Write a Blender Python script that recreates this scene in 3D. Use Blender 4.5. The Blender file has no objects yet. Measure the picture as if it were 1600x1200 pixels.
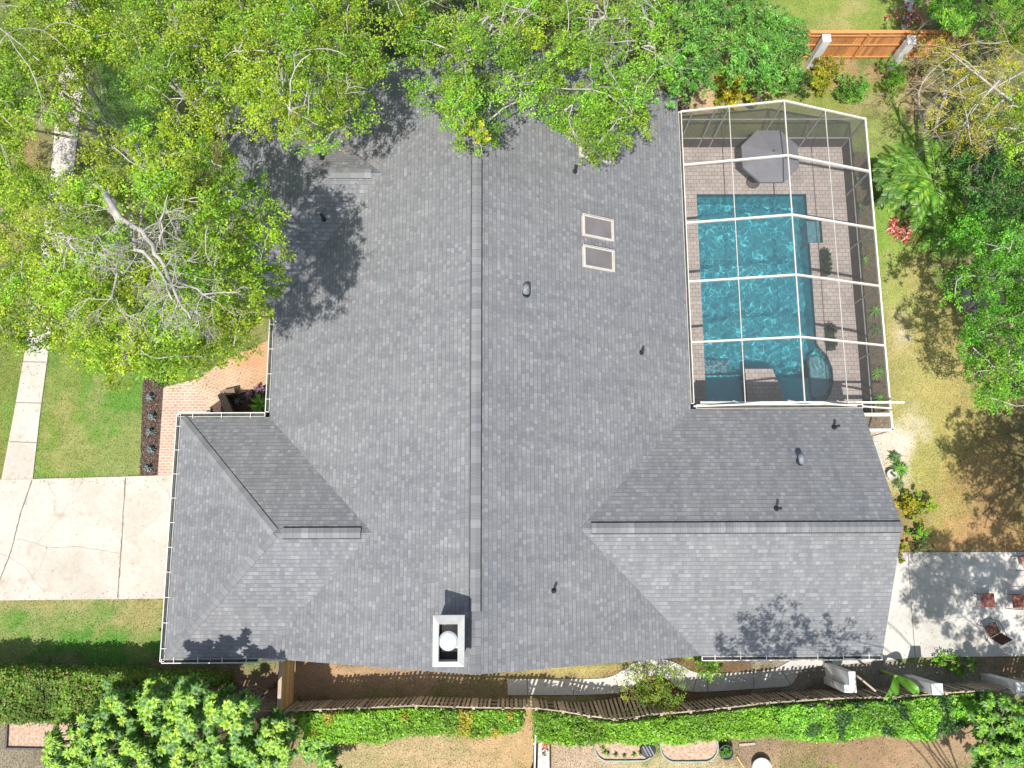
import bpy, bmesh, math, random
import numpy as np
from mathutils import Matrix, Vector

# ------------------------------------------------------------------ camera
SC = bpy.context.scene
COL = SC.collection
F_PX, TH, ROLL, YAW, CAMH = 1350.54, 0.1873, -0.0170, 0.0210, 32.0
_F = np.array([0, math.sin(TH), -math.cos(TH)])
_U = np.array([0, math.cos(TH), math.sin(TH)])
_R = np.array([1.0, 0, 0])
def _rz(v, a):
    c, s = math.cos(a), math.sin(a)
    return np.array([c*v[0]-s*v[1], s*v[0]+c*v[1], v[2]])
_r = math.cos(ROLL)*_R - math.sin(ROLL)*_U
_u = math.sin(ROLL)*_R + math.cos(ROLL)*_U
RW, UW, FW = _rz(_r, -YAW), _rz(_u, -YAW), _rz(_F, -YAW)
cam = bpy.data.cameras.new('camera'); cam.sensor_width = 36; cam.sensor_fit = 'HORIZONTAL'
cam.lens = F_PX/1600*36; cam.clip_end = 2000; cam.clip_start = 0.1
camo = bpy.data.objects.new('camera', cam); COL.objects.link(camo)
camo.matrix_world = Matrix(((RW[0], UW[0], -FW[0], 0), (RW[1], UW[1], -FW[1], 0), (RW[2], UW[2], -FW[2], CAMH), (0, 0, 0, 1)))
SC.camera = camo
def W(px, py, z=0.0):
    """photograph pixel at a known height -> world point"""
    d = RW*(px-800)/F_PX + UW*(600-py)/F_PX + FW
    t = (z-CAMH)/d[2]
    return np.array([d[0]*t, d[1]*t, z])
def PX(x, y, z=0.0):
    d = np.stack([np.asarray(x, float), np.asarray(y, float), np.asarray(z, float)*np.ones_like(np.asarray(x, float))-CAMH], -1)
    w = d@FW
    return 800+F_PX*(d@RW)/w, 600-F_PX*(d@UW)/w

# ------------------------------------------------------------------ light
SX, SY = 0.17, 0.45                      # shadow shift per metre of height
sdir = Vector((-SX, -SY, 1)).normalized()
elev = math.asin(sdir.z); azim = math.atan2(sdir.x, sdir.y)
wd = bpy.data.worlds.new('World'); SC.world = wd; wd.use_nodes = True
nt = wd.node_tree; bg = nt.nodes['Background']
sky = nt.nodes.new('ShaderNodeTexSky'); sky.sky_type = 'NISHITA'; sky.sun_disc = False
sky.sun_elevation = elev; sky.sun_rotation = azim
hsv = nt.nodes.new('ShaderNodeHueSaturation'); hsv.inputs['Saturation'].default_value = .72; nt.links.new(sky.outputs[0], hsv.inputs['Color']); nt.links.new(hsv.outputs[0], bg.inputs[0]); bg.inputs[1].default_value = 0.14
sl = bpy.data.lights.new('sun', 'SUN'); sl.energy = 4.5; sl.angle = math.radians(0.53); sl.color = (1.0, 0.955, 0.89)
so = bpy.data.objects.new('sun', sl); COL.objects.link(so)
so.rotation_euler = sdir.to_track_quat('Z', 'Y').to_euler(); so.location = (0, 0, 60)
SC.view_settings.view_transform = 'Standard'; SC.view_settings.look = 'None'
SC.view_settings.exposure = 0.68; SC.view_settings.gamma = 1
SC.cycles.max_bounces = 8; SC.cycles.transparent_max_bounces = 16
SC.cycles.caustics_reflective = False; SC.cycles.caustics_refractive = True; SC.cycles.sample_clamp_indirect = 4
sl.cycles.is_caustics_light = True

rng = np.random.default_rng(7)
random.seed(7)

# ------------------------------------------------------------------ materials
def new_mat(name):
    m = bpy.data.materials.new(name); m.use_nodes = True
    t = m.node_tree; t.nodes.clear()
    out = t.nodes.new('ShaderNodeOutputMaterial')
    return m, t, out
def node(t, typ, props=None, **inp):
    n = t.nodes.new(typ)
    for k, v in (props or {}).items(): setattr(n, k, v)
    for k, v in inp.items():
        key = int(k[1:]) if k[0] == 'i' and k[1:].isdigit() else k.replace('_', ' ')
        s = n.inputs[key]
        if hasattr(v, 'is_linked') or isinstance(v, bpy.types.NodeSocket): t.links.new(v, s)
        else: s.default_value = v
    return n
def math_(t, op, a, b=0.0, c=0.0):
    return node(t, 'ShaderNodeMath', {'operation': op}, i0=a, i1=b, i2=c).outputs[0]
def ramp(t, fac, stops, interp='LINEAR'):
    r = t.nodes.new('ShaderNodeValToRGB'); r.color_ramp.interpolation = interp
    e = r.color_ramp.elements
    while len(e) < len(stops): e.new(0.5)
    for i, (p, c) in enumerate(stops):
        e[i].position = p; e[i].color = (c[0], c[1], c[2], 1)
    t.links.new(fac, r.inputs[0]); return r.outputs[0]
def mixc(t, fac, a, b, mode='MIX'):
    n = t.nodes.new('ShaderNodeMix'); n.data_type = 'RGBA'; n.blend_type = mode
    for s, v in ((n.inputs[0], fac), (n.inputs[6], a), (n.inputs[7], b)):
        if isinstance(v, bpy.types.NodeSocket): t.links.new(v, s)
        elif isinstance(v, (int, float)): s.default_value = v
        else: s.default_value = (v[0], v[1], v[2], 1)
    return n.outputs[2]
def coords(t, which='Object', scale=(1, 1, 1), rot=(0, 0, 0)):
    c = t.nodes.new('ShaderNodeTexCoord')
    m = node(t, 'ShaderNodeMapping', None, Vector=c.outputs[which], Scale=scale, Rotation=rot)
    return m.outputs[0]
def geopos(t, scale=1.0):
    g = t.nodes.new('ShaderNodeNewGeometry')
    return node(t, 'ShaderNodeMapping', None, Vector=g.outputs['Position'], Scale=(scale,)*3).outputs[0]
def noise(t, vec, s, det=3.0, rough=0.55, dim='3D'):
    return node(t, 'ShaderNodeTexNoise', {'noise_dimensions': dim}, Vector=vec, Scale=s, Detail=det, Roughness=rough).outputs[0]
def bump(t, h, strength=0.3, dist=0.02):
    return node(t, 'ShaderNodeBump', None, Height=h, Strength=strength, Distance=dist).outputs[0]
def finish(m, t, out, col, rough=0.8, spec=0.3, nrm=None, metal=0.0):
    b = node(t, 'ShaderNodeBsdfPrincipled')
    for s, v in ((b.inputs['Base Color'], col), (b.inputs['Roughness'], rough), (b.inputs['Specular IOR Level'], spec), (b.inputs['Metallic'], metal)):
        if isinstance(v, bpy.types.NodeSocket): t.links.new(v, s)
        elif isinstance(v, (int, float)): s.default_value = v
        else: s.default_value = (v[0], v[1], v[2], 1)
    if nrm is not None: t.links.new(nrm, b.inputs['Normal'])
    t.links.new(b.outputs[0], out.inputs[0]); return m
def mottled(name, c1, c2, scale=3.0, rough=0.8, bs=0.2, spec=0.3, metal=0.0, fine=60.0):
    m, t, out = new_mat(name); p = geopos(t)
    n1 = noise(t, p, scale, 5); n2 = noise(t, p, fine, 2)
    f = math_(t, 'ADD', math_(t, 'MULTIPLY', n1, .7), math_(t, 'MULTIPLY', n2, .3))
    col = ramp(t, f, [(0.35, c1), (0.65, c2)])
    return finish(m, t, out, col, rough, spec, bump(t, n2, bs, .01), metal)

def shingle_mat(name, cap=False):
    m, t, out = new_mat(name)
    uv = t.nodes.new('ShaderNodeTexCoord').outputs['UV']
    sp = node(t, 'ShaderNodeSeparateXYZ', None, Vector=uv); u, v = sp.outputs[0], sp.outputs[1]
    ch = 0.23 if cap else 0.142
    r = math_(t, 'DIVIDE', v, ch); row = math_(t, 'FLOOR', r); fr = math_(t, 'FRACT', r)
    ro = node(t, 'ShaderNodeTexWhiteNoise', {'noise_dimensions': '1D'}, W=row).outputs[0]
    wid = 1.5 if cap else 0.138
    c = math_(t, 'DIVIDE', math_(t, 'ADD', u, math_(t, 'MULTIPLY', ro, 0.0 if cap else 3.7)), wid)
    # wobble tab widths
    cw = math_(t, 'ADD', c, math_(t, 'MULTIPLY', math_(t, 'SINE', math_(t, 'MULTIPLY', math_(t, 'ADD', c, math_(t, 'MULTIPLY', row, 1.7)), 1.9)), 0.0 if cap else .16))
    cell = math_(t, 'FLOOR', cw); fc = math_(t, 'FRACT', cw)
    cmb = node(t, 'ShaderNodeCombineXYZ', None, X=cell, Y=row)
    wn = node(t, 'ShaderNodeTexWhiteNoise', {'noise_dimensions': '2D'}, Vector=cmb.outputs[0])
    big = noise(t, node(t, 'ShaderNodeMapping', None, Vector=uv, Scale=(.5, 1.2, 1)).outputs[0], 1.0, 3)
    soft = noise(t, uv, 0.22, 3)
    gran = noise(t, uv, 70, 2, .7)
    k = math_(t, 'ADD', wn.outputs[0], math_(t, 'MULTIPLY', math_(t, 'SUBTRACT', big, .5), .5))
    col = ramp(t, k, [(0.0, (.108, .111, .120)), (.3, (.142, .145, .153)), (.66, (.166, .169, .175)), (.84, (.19, .193, .199)), (.94, (.210, .214, .222)), (1.0, (.242, .246, .254))])
    col = mixc(t, .46, col, ramp(t, soft, [(.35, (.155, .159, .170)), (.65, (.192, .192, .192))]))
    stk = noise(t, node(t, 'ShaderNodeMapping', None, Vector=uv, Scale=(2.6, .28, 1)).outputs[0], 1.0, 4, .6)
    col = mixc(t, 1.0, col, ramp(t, stk, [(.32, (.90, .90, .905)), (.68, (1.08, 1.075, 1.06))]), 'MULTIPLY')
    col = mixc(t, 1.0, col, ramp(t, gran, [(.3, (.76, .76, .76)), (.7, (1.24, 1.24, 1.24))]), 'MULTIPLY')
    # stepped thickness: every tab has its own thickness, butt edge at the low end of a course
    th = math_(t, 'ADD', math_(t, 'MULTIPLY', math_(t, 'SUBTRACT', 1.0, fr), 1.0), math_(t, 'MULTIPLY', wn.outputs[0], .5))
    edge = math_(t, 'LESS_THAN', fr, .10)
    side = math_(t, 'LESS_THAN', fc, .06)
    dk = math_(t, 'MAXIMUM', math_(t, 'MULTIPLY', edge, math_(t, 'ADD', .25, math_(t, 'MULTIPLY', wn.outputs[0], .5))), math_(t, 'MULTIPLY', side, .34))
    if cap: dk = math_(t, 'MULTIPLY', dk, .4)
    col = mixc(t, dk, col, (.035, .038, .045))
    b = bump(t, math_(t, 'ADD', th, math_(t, 'MULTIPLY', gran, .25)), .45, .008)
    return finish(m, t, out, col, .9, .25, b)

def brick_mat(name, c1, c2, mortar, bw, rh, ms=.01, rot=0.0, rough=.85, off=.5, extra=(.9, 1.1), dirt=None):
    m, t, out = new_mat(name)
    g = t.nodes.new('ShaderNodeNewGeometry')
    mp = node(t, 'ShaderNodeMapping', None, Vector=g.outputs['Position'], Rotation=(0, 0, rot)).outputs[0]
    br = node(t, 'ShaderNodeTexBrick', {'offset': off}, Vector=mp, Color1=(*c1, 1), Color2=(*c2, 1), Mortar=(*mortar, 1), Scale=1.0, Mortar_Size=ms, Bias=0.0, Brick_Width=bw, Row_Height=rh)
    n = noise(t, g.outputs['Position'], 1.1, 5); n2 = noise(t, g.outputs['Position'], 40, 2)
    col = mixc(t, 1.0, br.outputs[0], ramp(t, n, [(.3, (extra[0],)*3), (.7, (extra[1],)*3)]), 'MULTIPLY')
    col = mixc(t, 1.0, col, ramp(t, n2, [(.3, (.85,)*3), (.7, (1.15,)*3)]), 'MULTIPLY')
    if dirt: col = mixc(t, ramp(t, noise(t, g.outputs['Position'], .45, 3), [(.45, (0,)*3), (.62, (.6,)*3)]), col, dirt)
    return finish(m, t, out, col, rough, .25, bump(t, math_(t, 'ADD', math_(t, 'MULTIPLY', br.outputs[1], -1.0), math_(t, 'MULTIPLY', n2, .3)), .4, .008))

def concrete_mat(name, c1, c2):
    m, t, out = new_mat(name); p = geopos(t)
    a = noise(t, p, .5, 6, .6); b_ = noise(t, p, 9, 4, .6); f = noise(t, p, 80, 2)
    col = ramp(t, a, [(.3, c1), (.62, c2)])
    col = mixc(t, 1.0, col, ramp(t, b_, [(.3, (.92, .91, .90)), (.6, (1.04, 1.04, 1.04))]), 'MULTIPLY')
    st = ramp(t, noise(t, p, 1.3, 5, .7), [(.56, (0,)*3), (.72, (.7,)*3)])
    col = mixc(t, st, col, (c1[0]*.82, c1[1]*.74, c1[2]*.60))
    col = mixc(t, 1.0, col, ramp(t, f, [(.3, (.93,)*3), (.7, (1.06,)*3)]), 'MULTIPLY')
    return finish(m, t, out, col, .9, .2, bump(t, f, .2, .005))

def leaf_mat(name, trans=.35, gloss=.06):
    m, t, out = new_mat(name)
    at = node(t, 'ShaderNodeAttribute', {'attribute_name': 'tint'})
    col = at.outputs['Color']
    d = node(t, 'ShaderNodeBsdfDiffuse', None, Color=col)
    hs = node(t, 'ShaderNodeHueSaturation', None, Color=col, Hue=.49, Saturation=1.1, Value=1.25)
    tr = node(t, 'ShaderNodeBsdfTranslucent', None, Color=hs.outputs[0])
    mx = node(t, 'ShaderNodeMixShader', None, i0=trans, i1=d.outputs[0], i2=tr.outputs[0])
    gl = node(t, 'ShaderNodeBsdfGlossy', None, Color=(1, 1, .95, 1), Roughness=.5)
    m2 = node(t, 'ShaderNodeMixShader', None, i0=gloss, i1=mx.outputs[0], i2=gl.outputs[0])
    t.links.new(m2.outputs[0], out.inputs[0]); return m
def tint_mat(name, rough=.9, nz=True):
    m, t, out = new_mat(name)
    at = node(t, 'ShaderNodeAttribute', {'attribute_name': 'tint'}); col = at.outputs['Color']
    p = geopos(t)
    n = noise(t, p, 22, 4, .7); n2 = noise(t, p, 2.2, 5, .65)
    col = mixc(t, 1.0, col, ramp(t, n, [(.3, (.55, .55, .52)), (.7, (1.45, 1.45, 1.4))]), 'MULTIPLY')
    col = mixc(t, 1.0, col, ramp(t, n2, [(.3, (.80, .86, .80)), (.7, (1.22, 1.14, 1.2))]), 'MULTIPLY')
    return finish(m, t, out, col, rough, .15, bump(t, n, .6, .03))
def screen_mat(name, fac, c=(.09, .095, .09)):
    m, t, out = new_mat(name)
    tr = node(t, 'ShaderNodeBsdfTransparent'); d = node(t, 'ShaderNodeBsdfDiffuse', None, Color=(*c, 1))
    lw = node(t, 'ShaderNodeLayerWeight', None, Blend=.35)
    f = math_(t, 'MINIMUM', math_(t, 'ADD', fac, math_(t, 'MULTIPLY', lw.outputs[1], .33)), .8)
    mx = node(t, 'ShaderNodeMixShader', None, i0=f, i1=tr.outputs[0], i2=d.outputs[0])
    t.links.new(mx.outputs[0], out.inputs[0]); return m
def water_mat(name):
    m, t, out = new_mat(name)
    tr = node(t, 'ShaderNodeBsdfTransparent', None, Color=(.88, .97, .98, 1))
    rf = node(t, 'ShaderNodeBsdfRefraction', None, Color=(.88, .97, .98, 1), Roughness=0.0, IOR=1.33)
    gl = node(t, 'ShaderNodeBsdfGlossy', None, Color=(.9, 1, 1, 1), Roughness=.12)
    a = node(t, 'ShaderNodeMixShader', None, i0=.82, i1=tr.outputs[0], i2=rf.outputs[0])
    mx = node(t, 'ShaderNodeMixShader', None, i0=.05, i1=a.outputs[0], i2=gl.outputs[0])
    t.links.new(mx.outputs[0], out.inputs[0]); return m
def glass_mat(name, c, rough=.12):
    m, t, out = new_mat(name)
    return finish(m, t, out, c, rough, .8)
def wood_mat(name, c1, c2, axis_scale=(8, 8, 1), rough=.85):
    m, t, out = new_mat(name)
    g = t.nodes.new('ShaderNodeNewGeometry')
    mp = node(t, 'ShaderNodeMapping', None, Vector=g.outputs['Position'], Scale=axis_scale).outputs[0]
    n = noise(t, mp, 3, 5, .65)
    col = ramp(t, n, [(.3, c1), (.7, c2)])
    col = mixc(t, 1.0, col, ramp(t, g.outputs['Random Per Island'], [(0, (.72,)*3), (1, (1.25,)*3)]), 'MULTIPLY')
    return finish(m, t, out, col, rough, .2, bump(t, n, .3, .01))

M = {}
M['shingle'] = shingle_mat('asphalt_shingles')
M['cap'] = shingle_mat('ridge_cap_shingles', True)
M['white'] = mottled('white_painted_metal', (.50, .485, .45), (.60, .59, .555), 4, .5, .05)
M['beam'] = mottled('cream_powder_coated_aluminium', (.52, .48, .42), (.64, .61, .55), 2.5, .45, .05)
M['beam_dark'] = mottled('bronze_screen_frame', (.20, .19, .175), (.30, .285, .265), 3, .5, .05)
M['gutter_in'] = mottled('gutter_trough_and_shadow_gap', (.02, .03, .028), (.07, .07, .06), 6, .8)
M['stucco'] = mottled('pale_stucco', (.55, .50, .42), (.66, .62, .54), 1.5, .95, .3)
M['stucco_white'] = mottled('weathered_white_stucco', (.42, .41, .40), (.66, .65, .62), 1.8, .95, .4)
M['soffit'] = mottled('painted_fascia', (.30, .28, .25), (.40, .38, .34), 2, .7)
M['galv'] = mottled('galvanised_steel', (.36, .40, .44), (.56, .60, .63), 7, .35, .1, .5, .5)
M['black'] = mottled('black_pipe_rubber', (.012, .013, .015), (.03, .032, .035), 8, .55)
M['ventgrey'] = mottled('grey_painted_vent', (.11, .125, .14), (.20, .22, .24), 8, .5)
M['kick'] = mottled('brown_kick_plate', (.055, .047, .044), (.085, .073, .068), 3, .75)
M['driveway'] = concrete_mat('sun_bleached_concrete', (.355, .32, .27), (.43, .40, .35))
M['path'] = concrete_mat('pale_path_concrete', (.34, .325, .295), (.46, .445, .415))
M['joint'] = mottled('concrete_joint', (.11, .095, .075), (.20, .18, .14), 6, .95)
M['crack'] = mottled('hairline_crack', (.24, .215, .18), (.33, .30, .25), 6, .95)
M['paver'] = brick_mat('mixed_tan_pavers', (.35, .30, .268), (.285, .247, .228), (.15, .125, .11), .24, .16, .008, 0, .85, .5, (.88, 1.12))
M['brick'] = brick_mat('red_brick_paving', (.40, .255, .19), (.34, .22, .17), (.44, .38, .31), .215, .105, .016, 0, .85, .5, (.88, 1.12))
M['brick_diag'] = brick_mat('orange_brick_paving', (.42, .275, .175), (.36, .24, .165), (.44, .38, .29), .215, .105, .016, math.radians(-28), .85, .5, (.85, 1.12), (.40, .19, .075))
M['brick_wall'] = brick_mat('planter_brick', (.20, .125, .085), (.15, .10, .07), (.22, .19, .15), .215, .075, .01, 0)
M['basin'] = mottled('teal_pool_plaster', (.085, .50, .58), (.12, .58, .66), 1.3, .8, .1, fine=25)
M['basin_light'] = mottled('pale_pool_step_plaster', (.15, .33, .38), (.22, .40, .44), 4, .8, .1)
M['tile'] = mottled('dark_waterline_tile', (.03, .085, .11), (.06, .13, .16), 9, .4)
M['water'] = water_mat('rippled_pool_water')
M['screen'] = screen_mat('insect_screen_roof', .14, (.13, .13, .125))
M['screen_side'] = screen_mat('insect_screen_wall', .34)
M['umb'] = mottled('slate_umbrella_fabric', (.135, .132, .145), (.165, .162, .175), 3, .9, .1)
M['umb_dark'] = mottled('umbrella_seam', (.06, .06, .068), (.08, .08, .09), 3, .9)
M['cedar'] = wood_mat('orange_cedar_boards', (.40, .17, .06), (.56, .26, .10))
M['oldwood'] = wood_mat('weathered_fence_wood', (.24, .19, .145), (.44, .36, .28))
M['gatewood'] = wood_mat('sunlit_pine_boards', (.42, .26, .11), (.60, .39, .18), (2, 2, 8))
M['bark'] = mottled('pale_oak_bark', (.24, .22, .195), (.46, .43, .39), 4, .95, .5)
M['twig'] = mottled('tan_twigs', (.30, .235, .14), (.46, .37, .23), 4, .95, .3)
M['bark_dark'] = mottled('brown_bark', (.11, .085, .065), (.22, .18, .145), 5, .95, .5)
M['leaf'] = leaf_mat('leaf', .38, .022)
M['leaf_gloss'] = leaf_mat('glossy_leaf', .32, .035)
M['ground'] = tint_mat('patchy_turf_and_soil')
M['blade'] = leaf_mat('grass_blade', .25, .02)
M['mulch'] = mottled('brown_bark_mulch', (.035, .022, .017), (.12, .078, .06), 14, .95, .8, fine=45)
M['soil'] = mottled('leaf_litter_soil', (.07, .048, .034), (.19, .135, .098), 5, .95, .8, fine=30)
M['woodchip'] = mottled('pinkish_wood_chips', (.25, .165, .115), (.52, .37, .28), 12, .95, .8, fine=38)
M['terracotta'] = mottled('terracotta', (.40, .15, .08), (.52, .22, .12), 6, .8)
M['redtable'] = mottled('red_brown_patio_metal', (.15, .055, .04), (.22, .09, .065), 4, .5)
M['sling'] = mottled('brown_sling_fabric', (.055, .028, .02), (.10, .05, .035), 8, .85)
M['skyglass'] = mottled('frosted_skylight', (.115, .105, .105), (.18, .165, .165), 1.2, .5)
M['winglass'] = glass_mat('window_glass', (.03, .04, .05), .05)
M['skyframe'] = mottled('beige_skylight_frame', (.40, .36, .31), (.52, .48, .42), 6, .6)
M['planter_dark'] = mottled('dark_green_glazed_pot', (.018, .028, .024), (.04, .055, .048), 6, .4)
M['bedsteel'] = mottled('sage_green_bed_steel', (.16, .23, .20), (.24, .32, .28), 5, .5)
M['stone'] = mottled('pale_field_stone', (.34, .31, .29), (.55, .52, .49), 5, .9, .4)
M['timber_dark'] = wood_mat('grey_bed_timber', (.06, .06, .06), (.13, .125, .12))

# ------------------------------------------------------------------ mesh helpers
def tag(o, label=None, cat=None, group=None, kind=None):
    if label: o['label'] = label
    if cat: o['category'] = cat
    if group: o['group'] = group
    if kind: o['kind'] = kind
    return o
def thing(name, label, cat, loc=(0, 0, 0), group=None):
    o = bpy.data.objects.new(name, None); COL.objects.link(o); o.location = tuple(loc)
    o.empty_display_size = .3
    return tag(o, label, cat, group)
class MB:
    """collects boxes, prisms and tubes in world space; build() makes ONE mesh object"""
    def __init__(s): s.v = []; s.f = []; s.m = []; s.mats = []; s.uv = {}
    def mi(s, mat):
        if mat not in s.mats: s.mats.append(mat)
        return s.mats.index(mat)
    def add(s, vs, fs, mat):
        b = len(s.v); s.v += [tuple(map(float, v)) for v in vs]; k = s.mi(mat)
        for f in fs: s.f.append([b+i for i in f]); s.m.append(k)
    def box(s, c, d, mat, rz=0.0):
        hx, hy, hz = d[0]/2, d[1]/2, d[2]/2; cs, sn = math.cos(rz), math.sin(rz)
        vs = []
        for z in (-hz, hz):
            for x, y in ((-hx, -hy), (hx, -hy), (hx, hy), (-hx, hy)):
                vs.append((c[0]+cs*x-sn*y, c[1]+sn*x+cs*y, c[2]+z))
        s.add(vs, [(3, 2, 1, 0), (4, 5, 6, 7), (0, 1, 5, 4), (1, 2, 6, 5), (2, 3, 7, 6), (3, 0, 4, 7)], mat)
    def bar(s, a, b, w, h, mat, up=(0, 0, 1)):
        a, b = Vector(a), Vector(b); d = (b-a).normalized(); u = Vector(up)
        side = d.cross(u)
        if side.length < 1e-4: side = d.cross(Vector((1, 0, 0)))
        side.normalize(); u2 = side.cross(d).normalized()
        vs = []
        for p in (a, b):
            for i, j in ((-1, -1), (1, -1), (1, 1), (-1, 1)): vs.append(p+side*i*w/2+u2*j*h/2)
        s.add(vs, [(0, 1, 2, 3), (7, 6, 5, 4), (0, 4, 5, 1), (1, 5, 6, 2), (2, 6, 7, 3), (3, 7, 4, 0)], mat)
    def tube(s, pts, rad, mat, n=7, cap=True):
        pts = [Vector(p) for p in pts]; k = len(pts)
        if not hasattr(rad, '__len__'): rad = [rad]*k
        vs = []; ref = Vector((.3, .1, 1))
        for i, p in enumerate(pts):
            d = (pts[min(i+1, k-1)]-pts[max(i-1, 0)]).normalized()
            a = d.cross(ref)
            if a.length < .05: a = d.cross(Vector((1, 0, 0)))
            a.normalize(); b = d.cross(a)
            for j in range(n):
                an = 2*math.pi*j/n; vs.append(p+(a*math.cos(an)+b*math.sin(an))*rad[i])
        fs = [(i*n+j, i*n+(j+1) % n, (i+1)*n+(j+1) % n, (i+1)*n+j) for i in range(k-1) for j in range(n)]
        if cap: fs += [tuple(range(n-1, -1, -1)), tuple((k-1)*n+j for j in range(n))]
        s.add(vs, fs, mat)
    def prism(s, poly, z0, z1, mat, side=None):
        n = len(poly); vs = [(p[0], p[1], z0) for p in poly]+[(p[0], p[1], z1) for p in poly]
        s.add(vs, [tuple(range(n, 2*n)), tuple(range(n-1, -1, -1))], mat)
        s.add(vs, [(i, (i+1) % n, n+(i+1) % n, n+i) for i in range(n)], side or mat)
    def lathe(s, c, prof, mat, n=20, sx=1, sy=1):
        vs = []
        for r, z in prof:
            for j in range(n):
                a = 2*math.pi*j/n; vs.append((c[0]+r*sx*math.cos(a), c[1]+r*sy*math.sin(a), c[2]+z))
        k = len(prof)
        fs = [(i*n+j, i*n+(j+1) % n, (i+1)*n+(j+1) % n, (i+1)*n+j) for i in range(k-1) for j in range(n)]
        fs += [tuple(range(n-1, -1, -1)), tuple((k-1)*n+j for j in range(n))]
        s.add(vs, fs, mat)
    def build(s, name, parent=None, smooth=False, bevel=0):
        me = bpy.data.meshes.new(name); me.from_pydata(s.v, [], s.f)
        for mt in s.mats: me.materials.append(M[mt])
        me.polygons.foreach_set('material_index', s.m)
        me.update()
        bm = bmesh.new(); bm.from_mesh(me); bmesh.ops.recalc_face_normals(bm, faces=bm.faces)
        if bevel: bmesh.ops.bevel(bm, geom=[e for e in bm.edges if e.calc_face_angle(0) > .6], offset=bevel, segments=1, affect='EDGES')
        if smooth:
            for f in bm.faces: f.smooth = True
        bm.to_mesh(me); bm.free()
        o = bpy.data.objects.new(name, me); COL.objects.link(o)
        if parent:
            o.parent = parent
            wm = Matrix.Identity(4)
            q = parent
            off = Vector((0, 0, 0))
            while q: off += q.location; q = q.parent
            o.location = -off if True else off
        return o
def part(parent, name, fn, **kw):
    mb = MB(); fn(mb); return mb.build(name, parent, **kw)
def sheet(name, pts, z, mat, kind='structure', parent=None, thick=0.0):
    mb = MB()
    if thick: mb.prism([(p[0], p[1]) for p in pts], z-thick, z, mat)
    else: mb.add([(p[0], p[1], z) for p in pts], [tuple(range(len(pts)))], mat)
    o = mb.build(name, parent)
    if kind and not parent: o['kind'] = kind
    return o
def G(*px, z=0.0): return [W(x, y, z) for x, y in px]
def smooth_poly(pts, it=2, closed=True):
    pts = [np.array(p, float) for p in pts]
    for _ in range(it):
        q = []; n = len(pts)
        for i in range(n if closed else n-1):
            a, b = pts[i], pts[(i+1) % n]; q += [a*.75+b*.25, a*.25+b*.75]
        pts = q
    return pts
def inpoly(x, y, poly):
    x = np.asarray(x); y = np.asarray(y); ins = np.zeros(x.shape, bool); n = len(poly)
    for i in range(n):
        x1, y1 = poly[i][:2]; x2, y2 = poly[(i+1) % n][:2]
        c = ((y1 > y) != (y2 > y)) & (x < (x2-x1)*(y-y1)/((y2-y1) if y2 != y1 else 1e-9)+x1)
        ins ^= c
    return ins
_tab = np.random.default_rng(3).random((64, 64))
def vnoise(x, y, s=1.0):
    x = np.asarray(x)*s+100; y = np.asarray(y)*s+100
    xi = np.floor(x).astype(int); yi = np.floor(y).astype(int); fx = x-xi; fy = y-yi
    fx = fx*fx*(3-2*fx); fy = fy*fy*(3-2*fy)
    g = lambda a, b: _tab[a % 64, b % 64]
    return (g(xi, yi)*(1-fx)+g(xi+1, yi)*fx)*(1-fy)+(g(xi, yi+1)*(1-fx)+g(xi+1, yi+1)*fx)*fy
def mesh_np(name, V, Fq, tint, mat, parent=None, k=4, off=(0, 0, 0)):
    """V (n,3), faces (m,k), tint (n,3)"""
    me = bpy.data.meshes.new(name); V = np.asarray(V, np.float32)-np.asarray(off, np.float32)
    me.vertices.add(len(V)); me.vertices.foreach_set('co', V.ravel())
    me.loops.add(Fq.size); me.loops.foreach_set('vertex_index', Fq.ravel().astype(np.int32))
    me.polygons.add(len(Fq)); me.polygons.foreach_set('loop_start', (np.arange(len(Fq))*k).astype(np.int32))
    me.polygons.foreach_set('loop_total', np.full(len(Fq), k, np.int32))
    me.update(calc_edges=True)
    at = me.attributes.new('tint', 'FLOAT_COLOR', 'POINT')
    c = np.ones((len(V), 4), np.float32); c[:, :3] = tint; at.data.foreach_set('color', c.ravel())
    me.materials.append(M[mat])
    o = bpy.data.objects.new(name, me); COL.objects.link(o)
    if parent: o.parent = parent
    return o
def leaf_arrays(P, L, Wd, col, up=1.0, dirs=None):
    """diamond leaves at P (n,3); returns verts, faces, tint"""
    n = len(P)
    nr = rng.normal(size=(n, 3)); nr /= np.linalg.norm(nr, axis=1)[:, None]
    nr[:, 2] = np.abs(nr[:, 2]); nr = nr+np.array([0, 0, up]); nr /= np.linalg.norm(nr, axis=1)[:, None]
    d = rng.normal(size=(n, 3)) if dirs is None else dirs
    if dirs is None: d = d-nr*(d*nr).sum(1)[:, None]
    d = d/np.maximum(np.linalg.norm(d, axis=1), 1e-6)[:, None]
    s = np.cross(nr, d); s /= np.maximum(np.linalg.norm(s, axis=1), 1e-6)[:, None]
    L = np.asarray(L)*np.ones(n); Wd = np.asarray(Wd)*np.ones(n)
    a = P-d*L[:, None]*.5; b = P+s*Wd[:, None]*.5; c = P+d*L[:, None]*.5; e = P-s*Wd[:, None]*.5
    V = np.stack([a, b, c, e], 1).reshape(-1, 3)
    Fq = np.arange(n*4).reshape(n, 4)
    return V, Fq, np.repeat(col, 4, 0)

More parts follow.
